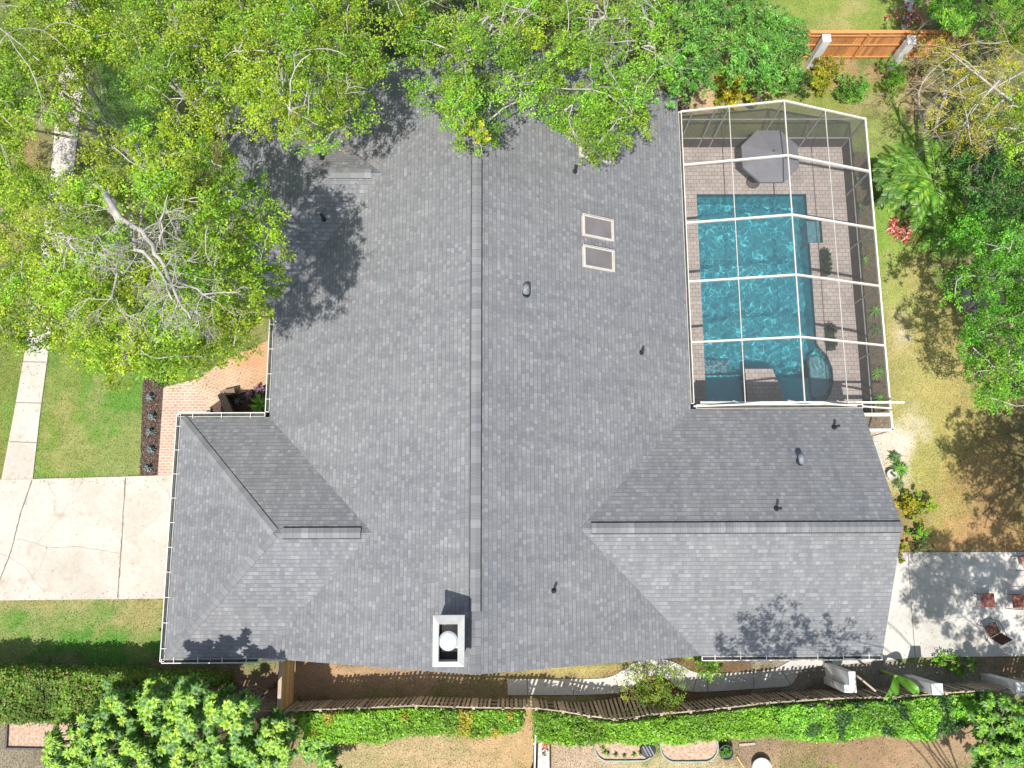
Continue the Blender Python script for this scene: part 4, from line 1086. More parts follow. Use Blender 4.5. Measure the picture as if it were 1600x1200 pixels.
pillar(1597, 1077, 2.2, .36, .40, 'white pillar cut by the right edge of the frame by the picket fence')

# ================================================================== LEFT ENTRY
def planter_wall():
    a, b = W(346, 617, .5), W(363, 655, .5)
    r = thing('brick_planter_wall', 'low brown brick planter wall beside the entry walkway', 'planter wall', (a[0], a[1], 0))
    part(r, 'wall', lambda mb: mb.bar((a[0], a[1], .25), (b[0], b[1], .25), .22, .5, 'brick_wall'))
    c = W(366, 612, .5); part(r, 'wall', lambda mb: mb.bar((a[0]-.05, a[1]+.05, .24), (c[0], c[1]+.05, .24), .2, .48, 'brick_wall'))
    part(r, 'coping', lambda mb: mb.bar((a[0]-.02, a[1]+.05, .515), (b[0], b[1], .515), .27, .04, 'brick_wall'))
planter_wall()
def rosette_plant(name, label, cat, px, py, z, L, Wd, n, kind, group=None, tiers=2, droop=.5, rise=.9, mat='leaf_gloss'):
    p = W(px, py, z); r = thing(name, label, cat, (p[0], p[1], 0), group)
    V, Fq, T = join([rosette_arrays((p[0], p[1], max(.05, z*(.4+.3*k))), n, L*(1-.2*k), Wd, kind, droop, rise) for k in range(tiers)])
    mesh_np('foliage', V, Fq, T, mat, r, 4, (p[0], p[1], 0)); part(r, 'stem', lambda mb: mb.tube([(p[0], p[1], 0), (p[0], p[1], max(.1, z*.75))], .04, 'bark_dark', 8)); return r
lb = ['bluish rosette plant in the mulch strip, farthest from the driveway', 'grey-blue rosette plant second from the far end of the mulch strip', 'bluish rosette plant in the middle of the mulch strip', 'grey-green rosette plant second from the driveway in the mulch strip', 'purplish rosette plant in the mulch strip closest to the driveway']
for (x, y), l in zip([(232, 620), (235, 650), (232, 674), (233, 702), (229, 731)], lb): 
    rosette_plant('bromeliad', l, 'plant', x, y, .25, .22, .06, 14, 'blue', 'rosette plants in the mulch strip', 3)
shrub('shrub', 'small grey-green shrub at the top end of the mulch strip under the oak edge', 'shrub', 248, 590, .4, .4, .35, .4, 'dull', .06)
rosette_plant('grass_clump', 'bright green spiky strap-leaf clump in the entry corner bed', 'plant', 405, 632, .5, .62, .045, 34, 'bright', None, 2)
rosette_plant('bromeliad', 'pale lilac rosette plant in the entry corner bed near the walkway', 'plant', 388, 617, .25, .26, .06, 14, 'purple', 'entry bed plants', 3)
rosette_plant('bromeliad', 'small greyish rosette plant behind the brick planter wall', 'plant', 370, 627, .25, .22, .05, 12, 'blue', 'entry bed plants', 3)
shrub('shrub', 'pinkish leaved shrub in the entry bed touching the gutter', 'shrub', 402, 610, .4, .3, .25, .4, 'purple', .06)
rosette_plant('bromeliad', 'dark rosette plant in front of the garage gutter beside the planter wall', 'plant', 326, 645, .22, .2, .05, 12, 'blue', 'entry bed plants', 2)

# ================================================================== TREES
tree('oak_tree', 'broad yellow-green oak with pale bare limbs showing, over the front walk', 'tree',
     [(150, 225), (230, 205), (330, 235), (400, 285), (432, 330), (436, 400), (418, 480), (402, 535), (340, 575), (270, 582), (190, 582), (110, 550), (70, 480), (80, 380), (95, 290)], 9.3, 13.2, 135, 'oak', (.40, .70), 640, .085,
     holes=[(200, 340, 44, 26, 1), (235, 385, 30, 26, 1), (262, 425, 26, 34, 1), (185, 410, 18, 30, 1), (330, 445, 28, 14, 1), (285, 480, 16, 24, 0)], trunk_r=.26, limbs=10, mind=.58, twig=4, base=(-12.2, 9.8))
# its big pale limbs
def oak_limbs():
    r = [o for o in COL.objects if o.name == 'oak_tree'][0]; mb = MB()
    def path(pts, r0, r1, z0_, z1_):
        P = [W(x, y, z0_+(z1_-z0_)*i/(len(pts)-1)) for i, (x, y) in enumerate(pts)]
        Q = [P[0]]
        for a, b in zip(P[:-1], P[1:]):
            for k in (1, 2, 3): Q.append(a+(b-a)*k/3+rng.normal(size=3)*.02)
        mb.tube(Q, list(np.linspace(r0, r1, len(Q))), 'bark', 8); return Q
    b = r.location
    main = path([(165, 305), (190, 342), (222, 362), (245, 395), (262, 430), (280, 470), (300, 500)], .08, .02, 12.0, 13.6)
    m2 = path([(170, 325), (200, 355), (215, 390), (240, 405), (258, 440), (268, 470)], .07, .018, 11.8, 13.4)
    m3 = path([(195, 352), (170, 366), (152, 368), (145, 395)], .045, .012, 12.2, 13.2)
    m4 = path([(262, 432), (290, 445), (318, 457), (345, 457)], .035, .012, 12.8, 13.6)
    m5 = path([(250, 385), (250, 345), (262, 305)], .03, .01, 12.5, 13.5)
    m6 = path([(185, 360), (185, 400), (178, 450), (175, 470)], .04, .02, 12.1, 12.9)
    mb.tube([(b[0], b[1], 3.3), W(200, 330, 8.5), W(165, 305, 12.0)], [.14, .10, .08], 'bark', 10)
    for Q, n in ((main, 11), (m2, 10), (m3, 5), (m4, 6), (m5, 4), (m6, 6)):
        for _ in range(n):
            i = int(rng.integers(2, len(Q))); d = rng.normal(size=3); d[2] = abs(d[2])*.35; d[1] -= .25
            twigs(mb, Q[i], d, rng.uniform(.4, .8), .013, 'bark', 4, .6)
    mb.build('limb', r, True)
oak_limbs()
tree('oak_tree', 'yellow-green tree at the left edge beside the sidewalk and big oak', 'tree', [(-90, 215), (30, 205), (75, 260), (70, 330), (85, 420), (90, 500), (60, 535), (-10, 540), (-90, 560)], 6, 9.5, 60, 'oak', (.5, .85), 480, .09, holes=[(25, 365, 26, 22, 2)], twig=8, trunk_r=.13)
tree('oak_tree', 'olive green tree filling the top left corner of the yard', 'tree', [(-90, -90), (150, -90), (145, 30), (128, 115), (104, 195), (20, 222), (-90, 205)], 6.5, 10, 62, 'oak', (.5, .85), 480, .09, holes=[(20, 232, 22, 10, 0), (50, 60, 22, 18, 1)], bark='bark', twig=8, trunk_r=.13)
tree('oak_tree', 'yellow-green tree crown second from the top left corner, over the lawn', 'tree', [(135, -80), (345, -80), (350, 10), (325, 60), (350, 130), (345, 200), (300, 235), (250, 225), (235, 150), (185, 90), (128, 60)], 6.5, 10, 75, 'oak', (.45, .8), 480, .085, holes=[(305, 95, 14, 20, 1)], twig=4)
tree('oak_tree', 'airy small oak crown over the upper part of the sidewalk', 'tree', [(80, 35), (155, 25), (165, 105), (130, 170), (120, 215), (78, 215), (72, 120)], 6, 8, 24, 'oak', (.38, .62), 380, .085, twig=3, trunk_r=.1, mind=.7)
tree('feathery_tree', 'soft pale green feathery tree below the oak crowns near the top left', 'tree', [(155, 85), (185, 80), (215, 130), (240, 170), (225, 205), (190, 200), (160, 150)], 4.2, 5.6, 30, 'feather', (.4, .65), 1500, .045, bark='bark_dark', trunk_r=.09, asp=.3, limbs=5)
tree('oak_tree', 'leafy green tree overhanging the roof between the two gable corners', 'tree', [(345, -80), (625, -80), (645, 10), (612, 60), (578, 90), (585, 150), (560, 188), (515, 226), (478, 232), (430, 190), (395, 200), (375, 150), (348, 90)], 7.6, 11.5, 105, 'oak', (.42, .78), 520, .085, holes=[(475, 165, 10, 8, 2), (500, 60, 22, 14, 1)], twig=6, base=(-6.5, 18.2))
tree('oak_tree', 'green tree overhanging the main ridge at the top of the house', 'tree', [(635, -80), (860, -80), (846, 60), (850, 120), (842, 180), (800, 172), (770, 195), (742, 226), (708, 205), (690, 160), (650, 155), (668, 110), (640, 60)], 6.8, 10.2, 82, 'oak_green', (.4, .75), 520, .085, holes=[(790, 120, 10, 12, 3), (755, 55, 12, 22, 3), (715, 70, 10, 6, 1)], twig=7, base=(-1.5, 18.6))
tree('oak_tree', 'green tree with pale branches overhanging the half hidden skylight', 'tree', [(850, -80), (1040, -80), (1045, 40), (1040, 110), (1010, 150), (1000, 180), (975, 225), (958, 248), (922, 240), (903, 200), (862, 175), (848, 100)], 6.5, 9.8, 78, 'oak_green', (.4, .72), 520, .085, holes=[(1005, 60, 14, 30, 5), (950, 40, 10, 26, 4), (900, 170, 12, 14, 2)], twig=12, base=(3.2, 18.6))
tree('lychee_tree', 'deep green broadleaf tree between the overhanging oak and the mango', 'tree', [(1035, -90), (1185, -90), (1180, 40), (1190, 90), (1160, 125), (1110, 135), (1060, 140), (1030, 120), (1045, 60)], 3.8, 6, 60, 'mango', (.42, .7), 420, .15, bark='bark_dark', asp=.34, mat='leaf_gloss', yell=.05, up=.7)
shrub('shrub', 'yellowish green leafy shrub below the broadleaf tree by the lawn', 'shrub', 1158, 112, 2.0, 1.0, .8, 1.8, 'yellow', .13, 400, 12, asp=.36)
tree('mango_tree', 'dense bright green mango tree beside the cedar fence', 'tree', [(1180, 40), (1215, 20), (1245, 30), (1256, 70), (1250, 110), (1225, 132), (1195, 128), (1178, 90)], 3.0, 4.6, 34, 'mango', (.36, .58), 620, .15, bark='bark_dark', asp=.3, mat='leaf_gloss', yell=0, up=.75, mind=.6)
shrub('shrub', 'small round dark green shrub at the foot of the mango tree', 'shrub', 1255, 120, 1.1, .55, .6, 1.1, 'dark', .05, 1300, 9)
shrub('shrub', 'golden yellow croton shrub between the white pillar and fence post', 'shrub', 1302, 92, 1.6, .62, .95, 1.6, 'amber', .08, 800, 12)
shrub('shrub', 'low pale green shrub in front of the middle of the cedar fence', 'shrub', 1341, 122, 1.1, .7, .75, 1.1, 'mango', .07, 800, 10)
shrub('shrub', 'dense dark green shrub leaning against the second white pillar', 'shrub', 1400, 106, 1.5, .6, .95, 1.5, 'bright', .06, 900, 12)
tree('bamboo_clump', 'bright green bamboo-like clump past the end of the cedar fence', 'tree', [(1445, -60), (1640, -60), (1640, 60), (1560, 70), (1500, 60), (1460, 50), (1440, 0)], 3, 5.5, 48, 'palm', (.4, .7), 420, .2, bark='bark_dark', asp=.16, trunk_r=.08)
shrub('shrub', 'reddish leaved shrub beside the pale stones at the top edge', 'shrub', 1432, 10, 1.2, .7, .6, 1.2, 'red', .08, 500, 8)
shrub('shrub', 'tall dark shrub on the left of the lawn beyond the cedar fence', 'shrub', 1192, 6, 2.2, .5, .7, 2.2, 'hedge_dark', .09, 500, 9)
bt, bp, bn = tree('bare_tree', 'sparse olive tree with many bare tan branches at the upper right', 'tree', [(1455, 75), (1530, 60), (1640, 40), (1640, 240), (1560, 250), (1500, 225), (1462, 185), (1450, 130)], 3.5, 6.5, 66, 'amber', (.35, .65), 330, .07, trunk_r=.12, twig=0, limbs=9)
def bare_twigs():
    mb = MB()
    for _ in range(38):
        x = rng.uniform(1450, 1600); y = rng.uniform(70, 225); p = W(x, y, rng.uniform(4.2, 6.2)); d = np.array([-1.0, rng.uniform(-.6, .5), rng.uniform(-.1, .35)])
        twigs(mb, p, d, rng.uniform(.6, 1.1), .010, 'twig', 4, .42)
    for _ in range(12):
        j = int(rng.integers(len(bn))); 
        q = branch_pts(bn[j][0], W(rng.uniform(1450, 1570), rng.uniform(80, 225), 5.6), .1, 6, .12); mb.tube(q, list(np.linspace(.05, .012, 7)), 'bark', 6, False)
    mb.build('twigs', bt)
bare_twigs()
tree('dark_tree', 'dark green tree behind the palm at the right edge', 'tree', [(1500, 235), (1560, 250), (1660, 225), (1660, 345), (1590, 350), (1545, 330), (1510, 290)], 3.5, 6, 40, 'hedge_dark', (.42, .7), 520, .09, bark='bark_dark')
tree('yellowing_tree', 'small yellow-green tree above the dark one at the right edge', 'tree', [(1560, 165), (1650, 150), (1650, 245), (1600, 260), (1560, 225)], 5, 7, 20, 'oak', (.4, .65), 420, .08)
tree('camphor_tree', 'large bright green tree filling the right edge beside the dry lawn', 'tree', [(1490, 360), (1560, 320), (1680, 300), (1700, 700), (1600, 655), (1540, 645), (1500, 630), (1530, 590), (1490, 545), (1500, 500), (1472, 440)], 3.6, 7.0, 105, 'camphor', (.4, .72), 560, .085, holes=[(1560, 585, 12, 10, 1)], twig=2, base=(17.6, 9.6), trunk_r=.16)
tree('camphor_tree', 'tall green tree outside the right edge shading the brown lawn', 'tree', [(1640, 800), (1700, 740), (1800, 760), (1850, 900), (1800, 1010), (1700, 1000), (1660, 900)], 6.5, 9, 45, 'bright', (.5, .85), 260, .11, base=(21.5, 2.5), trunk_r=.16)
tree('camphor_tree', 'tall green tree outside the lower right corner shading the patio', 'tree', [(1625, 1160), (1700, 1100), (1800, 1120), (1850, 1250), (1780, 1360), (1660, 1350), (1625, 1260)], 8.5, 11, 40, 'bright', (.5, .85), 300, .11, base=(22, -8.5), trunk_r=.08, mind=.7)
tree('camphor_tree', 'tall tree below the frame whose shade falls on the wing roof edge', 'tree', [(1150, 1270), (1230, 1235), (1330, 1245), (1400, 1230), (1480, 1260), (1460, 1330), (1330, 1370), (1180, 1340)], 9.5, 11.5, 26, 'bright', (.45, .75), 260, .11, mind=1.0, base=(20, -13), trunk_r=.07)

# sago / palm by the lawn
def palm(name, label, px, py, z, n, L, kind, trunk=.14, leafl=.34, droop=.55, twist=0.0, sector=None, group=None):
    c = W(px, py, z); r = thing(name, label, 'palm', (c[0], c[1], 0), group); arrs = []; rb = MB()
    for i in range(n):
        a = 2*math.pi*(i+rng.uniform(-.3, .3))/n+twist; el = rng.uniform(.05, .95); l = L*rng.uniform(.8, 1.1)
        d = np.array([math.cos(a), math.sin(a), 0]); s = np.array([-d[1], d[0], 0]); pts = []
        for k in range(9):
            t = k/8; pts.append(c+d*l*t*math.cos(el*.9)+np.array([0, 0, 1])*(l*t*math.sin(el)-droop*l*t*t))
        rb.tube(pts, list(np.linspace(.018, .005, 9)), 'bark_dark' if False else 'leafstalk', 4, False)
        m = 34; P, D, C = [], [], []; tone = rng.uniform(.75, 1.2)
        for k in range(m):
            t = .12+.86*k/m; f = t*8; j = min(7, int(f)); p = pts[j]+(pts[j+1]-pts[j])*(f-j); ax = pts[j+1]-pts[j]; ax /= np.linalg.norm(ax)
            ll = leafl*(math.sin(math.pi*min(.98, .15+t*.8))**.6)
            for sg in (-1, 1):
                dd = s*sg+ax*.75+np.array([0, 0, -.22]); dd /= np.linalg.norm(dd); P.append(p+dd*ll/2); D.append(dd); C.append(ll)
        P, D, C = np.array(P), np.array(D), np.array(C)
        arrs.append(leaf_arrays(P, C, .042, pick(kind, len(P))*tone, 1.2, D))
    V, Fq, T = join(arrs); mesh_np('fronds', V, Fq, T, 'leaf_gloss', r, 4, (c[0], c[1], 0)); rb.build('stalks', r)
    part(r, 'trunk', lambda mb: mb.tube([(c[0], c[1], 0), (c[0]+.02, c[1], z*.5), (c[0], c[1], z)], [trunk*1.2, trunk, trunk*.8], 'bark_dark', 12), smooth=True)
M['leafstalk'] = mottled('green_leaf_stalk', (.16, .24, .05), (.24, .32, .08), 6, .7)
palm('feather_palm', 'largest bright feather palm beside the red bromeliads and lawn', 1458, 282, 2.4, 34, 2.15, 'palm', leafl=.36, droop=.5)
palm('feather_palm', 'smaller dark feather palm on the lawn side of the largest palm', 1402, 285, 1.9, 22, 1.35, 'dark', .1, .28)
palm('feather_palm', 'feather palm below the largest one and beside the big right edge tree', 1498, 345, 2.1, 26, 1.6, 'palm', .12)
palm('feather_palm', 'pale green palm at the top edge beyond the cedar fence', 1500, 15, 2.9, 18, 1.1, 'mango', .1, .3)
for i, (x, y) in enumerate([(1400, 345), (1410, 358), (1418, 371), (1405, 364), (1425, 362), (1432, 374), (1396, 355), (1420, 350)]):
    rosette_plant('bromeliad', 'small red and cream bromeliad in the cluster under the palm', 'plant', x, y, .28, .30, .07, 14, 'red', 'red bromeliads under the palm', 2)
# plants in the strip outside the cage
for i, (x, y, k) in enumerate([(1344, 322, 'dull'), (1350, 405, 'bright'), (1346, 380, 'dull'), (1368, 485, 'bright'), (1370, 515, 'dull'), (1374, 582, 'bright'), (1374, 622, 'bright'), (1338, 280, 'dull'), (1330, 240, 'dull')]):
    rosette_plant('strap_leaf_plant', 'small strap-leaved plant in the soil strip outside the cage wall', 'plant', x, y, .25, .36, .045, 16, k, 'plants along the outside of the pool cage', 2)

# ================================================================== HEDGES (bottom)
_fl = [W(x, y, 1.85) for x, y in [(311, 1110), (370, 1111), (446, 1112), (500, 1110), (560, 1108), (650, 1104), (740, 1107), (838, 1108), (880, 1113), (920, 1120), (960, 1125), (995, 1122), (1034, 1117), (1080, 1113), (1140, 1107), (1200, 1100), (1300, 1093), (1400, 1091), (1480, 1084), (1560, 1079), (1640, 1073)]]
FLX = [p[0] for p in _fl]; FLY = [p[1] for p in _fl]
def hedge(name, label, poly, z, kind, L=.07, dens=420, rag=.12, depth=1.0, kinds=None, mat='leaf', asp=.55):
    """clipped or vine-covered hedge: leaves on a bumpy top sheet and down its sides"""
    P = [W(x, y, z) for x, y in poly]; c = np.mean(P, 0); r = thing(name, label, 'hedge', (c[0], c[1], 0))
    pl = [(p[0], p[1]) for p in P]; xs = [p[0] for p in pl]; ys_ = [p[1] for p in pl]
    area = (max(xs)-min(xs))*(max(ys_)-min(ys_)); n = int(area*dens*4)
    x = rng.uniform(min(xs)-.1, max(xs)+.1, n); y = rng.uniform(min(ys_)-.1, max(ys_)+.1, n)
    wob = .28*(vnoise(x, y, 1.7)-.5)+.16*(vnoise(x+7, y, 4.5)-.5)
    keep = inpoly(x+wob, y+wob*1.2, pl); x, y = x[keep], y[keep]
    hump = vnoise(x, y, 1.3)*.35+vnoise(x, y+3, 3.4)*.22+vnoise(x+5, y, 8)*.14+(vnoise(x, y+9, .9)-.5)*.35
    zz = z*1.0-.35+hump-np.abs(rng.normal(size=len(x)))*rag
    if name == 'vine_hedge':
        k_ = y < np.interp(x, FLX, FLY)-.10; x, y, zz = x[k_], y[k_], zz[k_]
    P1 = np.stack([x, y, zz], 1)
    # sides
    S = []
    for a, b in zip(P, P[1:]+P[:1]):
        Ls = np.linalg.norm((b-a)[:2]); m = int(Ls*z*dens*1.3); t = rng.random(m); q_ = a+(b-a)*t[:, None]; q_[:, 2] = rng.uniform(.05, z*.95, m); q_[:, :2] += rng.normal(size=(m, 2))*.07; S.append(q_)
    S = np.concatenate(S)
    if name == 'vine_hedge': S = S[S[:, 1] < np.interp(S[:, 0], FLX, FLY)-.10]
    P2 = np.concatenate([P1, S])
    base = pick(kind, len(P2)); tone = .7+.65*vnoise(P2[:, 0], P2[:, 1], 1.1); base = base*tone[:, None]
    hl = vnoise(P2[:, 0]+31, P2[:, 1], 2.0)[:, None]
    if kinds: alt = pick(kinds, len(P2)); base = np.where(hl > .66, alt, base)
    l = L*rng.uniform(.7, 1.3, len(P2))
    V, Fq, T = leaf_arrays(P2, l, l*asp, np.clip(base, 0, .7), .8); mesh_np('foliage', V, Fq, T, mat, r, 4, (c[0], c[1], 0))
    mb = MB(); mb.prism([(c[0]+(p[0]-c[0])*.96, min(c[1]+(p[1]-c[1])*.8, np.interp(c[0]+(p[0]-c[0])*.96, FLX, FLY)-.15) if name == 'vine_hedge' else c[1]+(p[1]-c[1])*.8) for p in pl], .0, z*.72, 'bark_dark'); mb.build('branches', r)
hedge('hedge', 'long mottled green and brown clipped hedge at the lower left below the lawn', [(-160, 1052), (0, 1054), (120, 1058), (250, 1062), (332, 1066), (330, 1092), (250, 1108), (150, 1128), (0, 1128), (-160, 1130)], 1.95, 'hedge', .095, 420, .2, kinds='hedge')
hedge('vine_hedge', 'green vine-covered hedge behind the middle of the picket fence, orange in patches', [(455, 1112), (560, 1112), (700, 1108), (815, 1112), (812, 1140), (770, 1150), (700, 1146), (640, 1146), (590, 1160), (540, 1158), (480, 1158)], 1.8, 'vine', .09, 420, .12, kinds='amber', mat='leaf_gloss')
hedge('vine_hedge', 'lush green vine hedge right of the thin fence line, behind the raised beds', [(840, 1112), (900, 1118), (960, 1128), (1050, 1118), (1100, 1110), (1200, 1102), (1215, 1150), (1150, 1150), (1060, 1160), (980, 1158), (900, 1162), (842, 1158)], 1.8, 'vine', .09, 460, .12, mat='leaf_gloss')
hedge('vine_hedge', 'dark glossy hedge continuing under the white pillars to the right', [(1215, 1100), (1300, 1096), (1400, 1095), (1480, 1085), (1540, 1085), (1535, 1120), (1500, 1140), (1450, 1155), (1380, 1145), (1300, 1158), (1220, 1150)], 1.8, 'bright', .09, 460, .14, kinds='hedge_dark', mat='leaf_gloss')
shrub('shrub', 'sprawling yellow-olive shrub spilling over the picket fence at the path bend', 'shrub', 1032, 1092, 2.5, 1.1, 1.05, 2.4, 'olive', .06, 300, 22)
shrub('shrub', 'bright green shrub poking out under the wing gutter onto the path', 'shrub', 1108, 1044, 1.0, .7, .55, .9, 'bright', .07, 600, 8)
shrub('fern_clump', 'bright green ferny clump along the patio edge by the plain pillar', 'plant', 1508, 1036, .6, 1.1, .45, .5, 'bright', .09, 600, 12, asp=.3)
def banana():
    c = W(1386, 1052, .5); r = thing('banana_plant', 'young banana plant with two long bright leaves between white pillars', 'plant', (c[0], c[1], 0))
    part(r, 'stem', lambda mb: mb.tube([(c[0], c[1], 0), (c[0], c[1], 1.2)], [.07, .045], 'leafstalk', 10))
    for tip in ((1434, 1085, 1.75), (1378, 1100, 1.6)):
        a = np.array([c[0], c[1], 1.15]); b = W(*tip); pts = [a+(b-a)*t+np.array([0, 0, .35*math.sin(math.pi*t)]) for t in np.linspace(0, 1, 12)]
        V, Fq, T = [], [], []
        d = (b-a)/np.linalg.norm(b-a); s = np.cross(d, [0, 0, 1]); s /= np.linalg.norm(s)
        for k, p in enumerate(pts):
            w = .17*math.sin(math.pi*min(.98, .08+k/11*.9))**.6
            V += [p-s*w+[0, 0, .05], p-[0, 0, .02], p+s*w+[0, 0, .05]]; cc = np.array([.12, .30, .025])*rng.uniform(.85, 1.15); T += [cc, cc*1.35, cc]
            if k: b0 = 3*k; Fq += [[b0-3, b0-2, b0+1, b0], [b0-2, b0-1, b0+2, b0+1]]
        mesh_np('leaf_blade', np.array(V), np.array(Fq), np.array(T), 'leaf_gloss', r, 4, (c[0], c[1], 0))
banana()
def ros(n, x0, x1, y0, y1, z0_, z1_): return [(rng.uniform(x0, x1), rng.uniform(y0, y1), rng.uniform(z0_, z1_)) for _ in range(n)]
rosette_tree('plumeria_tree', 'yellow-green rosette-leaved tree nearest the hedge end at lower left', 'tree', ros(26, 232, 300, 1082, 1150, 5.0, 6.6), 'plum', .40, .09, 18, None, .3)
rosette_tree('plumeria_tree', 'small rosette tree between the hedge and the yellow-green one', 'tree', ros(15, 152, 190, 1082, 1135, 2.8, 3.6), 'plum', .38, .08, 16, None, .3)
rosette_tree('plumeria_tree', 'darker rosette tree under the tall yellow-green one', 'tree', ros(16, 185, 235, 1090, 1135, 2.4, 3.0), 'vine', .36, .09, 16, None, .0)
rosette_tree('plumeria_tree', 'rosette tree at the bottom edge beside the timber bed', 'tree', ros(17, 70, 140, 1150, 1210, 2.6, 3.3), 'plum', .42, .07, 18, None, .3)
rosette_tree('plumeria_tree', 'wide bright rosette tree along the bottom edge left of centre', 'tree', ros(34, 150, 300, 1148, 1215, 2.8, 3.8), 'plum', .40, .085, 17, None, .35)
rosette_tree('plumeria_tree', 'rosette tree rising at the left end of the picket fence', 'tree', ros(22, 325, 385, 1100, 1140, 4.6, 6.2), 'plum', .36, .09, 16, None, .25)
rosette_tree('plumeria_tree', 'green rosette tree at the bottom edge below the fence end', 'tree', ros(22, 310, 400, 1150, 1215, 2.8, 3.8), 'vine', .40, .09, 16, None, .1)
rosette_tree('plumeria_tree', 'rounded bright rosette tree beside the vine hedge at the bottom', 'tree', ros(24, 405, 462, 1130, 1195, 3.0, 3.8), 'plum', .34, .08, 16, None, .15)
rosette_tree('plumeria_tree', 'low dark rosette tree on the dry neighbouring lawn edge', 'tree', ros(12, 470, 520, 1160, 1205, 1.0, 1.8), 'vine', .36, .09, 14, None, .0)
rosette_tree('plumeria_tree', 'green rosette tree in the lower right corner', 'tree', ros(46, 1530, 1640, 1092, 1215, 2.2, 3.2), 'vine', .34, .08, 16, None, .05)

# ================================================================== RIGHT OF HOUSE: pots and plants
def pot(px, py, R0, label, mat, kind, L=.06, z=.3):
    p = W(px, py, z); r = thing('potted_plant', label, 'potted plant', (p[0], p[1], 0))
    part(r, 'pot', lambda mb: (mb.lathe((p[0], p[1], 0), [(R0*.7, 0), (R0, z*.9), (R0*1.06, z), (R0*.92, z), (R0*.88, z*.86), (.01, z*.85)], mat, 20)), smooth=False)
    V, Fq, T = blob_leaves(np.array([[p[0], p[1], z+.03]]), np.array([R0*.85]), 5000, L, kind, .5, .6, yell=0); mesh_np('foliage', V, Fq, T, 'leaf', r, 4, (p[0], p[1], 0))
pot(1394, 741, .17, 'round pale pot of low greens beside the striped rosette plants', 'stone', 'dull')
pot(1415, 794, .12, 'small grey pot with tiny leaves near the roof ridge end', 'stone', 'dull')
pot(1423, 806, .13, 'dark round pot with brown soil beside the yellow croton', 'planter_dark', 'dull', .03)
rosette_plant('agave', 'striped pale agave between the house side and the dry lawn', 'plant', 1410, 733, .4, .46, .06, 24, 'mango', None, 2)
rosette_plant('agave', 'small dark agave below the striped one at the house side', 'plant', 1406, 757, .3, .3, .05, 16, 'dull', None, 2)
rosette_plant('agave', 'dark spiky plant above the striped agave near the house wall', 'plant', 1402, 714, .4, .32, .06, 14, 'dark', None, 2)
shrub('croton', 'bright yellow croton shrub beside the ridge end of the wing', 'shrub', 1443, 800, 1.2, .55, .9, 1.1, 'yellow', .10, 550, 10, asp=.45)
shrub('croton', 'yellow-green croton sprig reaching toward the dry lawn', 'shrub', 1460, 785, 1.3, .35, .5, 1.2, 'oak', .09, 550, 6, asp=.4)
shrub('croton', 'narrow yellow-green croton tucked against the wing gable wall', 'shrub', 1413, 852, .9, .32, .75, .9, 'yellow', .10, 700, 8, asp=.5)
shrub('shrub', 'small mid green leafy shrub below the yellow croton', 'shrub', 1436, 829, .7, .45, .35, .7, 'bright', .09, 700, 7)
shrub('shrub', 'dull low shrub against the patio corner under the croton', 'shrub', 1440, 848, .5, .8, .35, .45, 'dull', .07, 600, 9)

# patio furniture
def patio():
    p = W(1544, 938, .5); r = thing('side_table', 'square red-brown side table on the shaded patio', 'table', (p[0], p[1], .05))
    part(r, 'top', lambda mb: mb.box((p[0], p[1], .48), (.48, .48, .03), 'redtable'), bevel=.008)
    for i in (-1, 1):
        for j in (-1, 1): part(r, 'leg', lambda mb: mb.tube([(p[0]+i*.22, p[1]+j*.22, .05), (p[0]+i*.21, p[1]+j*.21, .47)], .015, 'redtable', 8))
    def chair(px, py, ang, label, cols):
        c = W(px, py, .42); r = thing('sling_chair', label, 'chair', (c[0], c[1], .05), 'brown patio chairs')
        ca, sa = math.cos(ang), math.sin(ang)
        def L(x, y, z): return (c[0]+ca*x-sa*y, c[1]+sa*x+ca*y, z)
        def surf(mb, prof, w):
            vs = []
            for x, z in prof: vs += [L(x, -w/2, z), L(x, w/2, z), L(x, -w/2, z-.012), L(x, w/2, z-.012)]
            k = len(prof); fs = []
            for i in range(k-1): a = 4*i; fs += [(a, a+1, a+5, a+4), (a+2, a+6, a+7, a+3), (a, a+4, a+6, a+2), (a+1, a+3, a+7, a+5)]
            mb.add(vs, fs, cols)
        part(r, 'seat', lambda mb: surf(mb, [(.24, .44), (.12, .43), (0, .40), (-.18, .40)], .44))
        part(r, 'backrest', lambda mb: surf(mb, [(-.19, .41), (-.26, .55), (-.33, .75), (-.40, .95)], .44))
        for s in (-1, 1):
            part(r, 'frame', lambda mb: (mb.tube([L(.30, s*.25, .05), L(.27, s*.25, .44), L(.22, s*.25, .62), L(-.28, s*.25, .64)], .012, 'sling', 8), mb.tube([L(-.34, s*.25, .05), L(-.1, s*.25, .40), L(.2, s*.25, .44)], .012, 'sling', 8)))
    chair(1592, 940, math.pi, 'brown sling chair right of the side table at the frame edge', 'redtable')
    chair(1552, 985, math.radians(115), 'dark brown sling chair alone below the side table', 'sling')
    chair(1607, 878, math.radians(190), 'red-brown chair cut by the right edge near the lawn', 'terracotta')
patio()

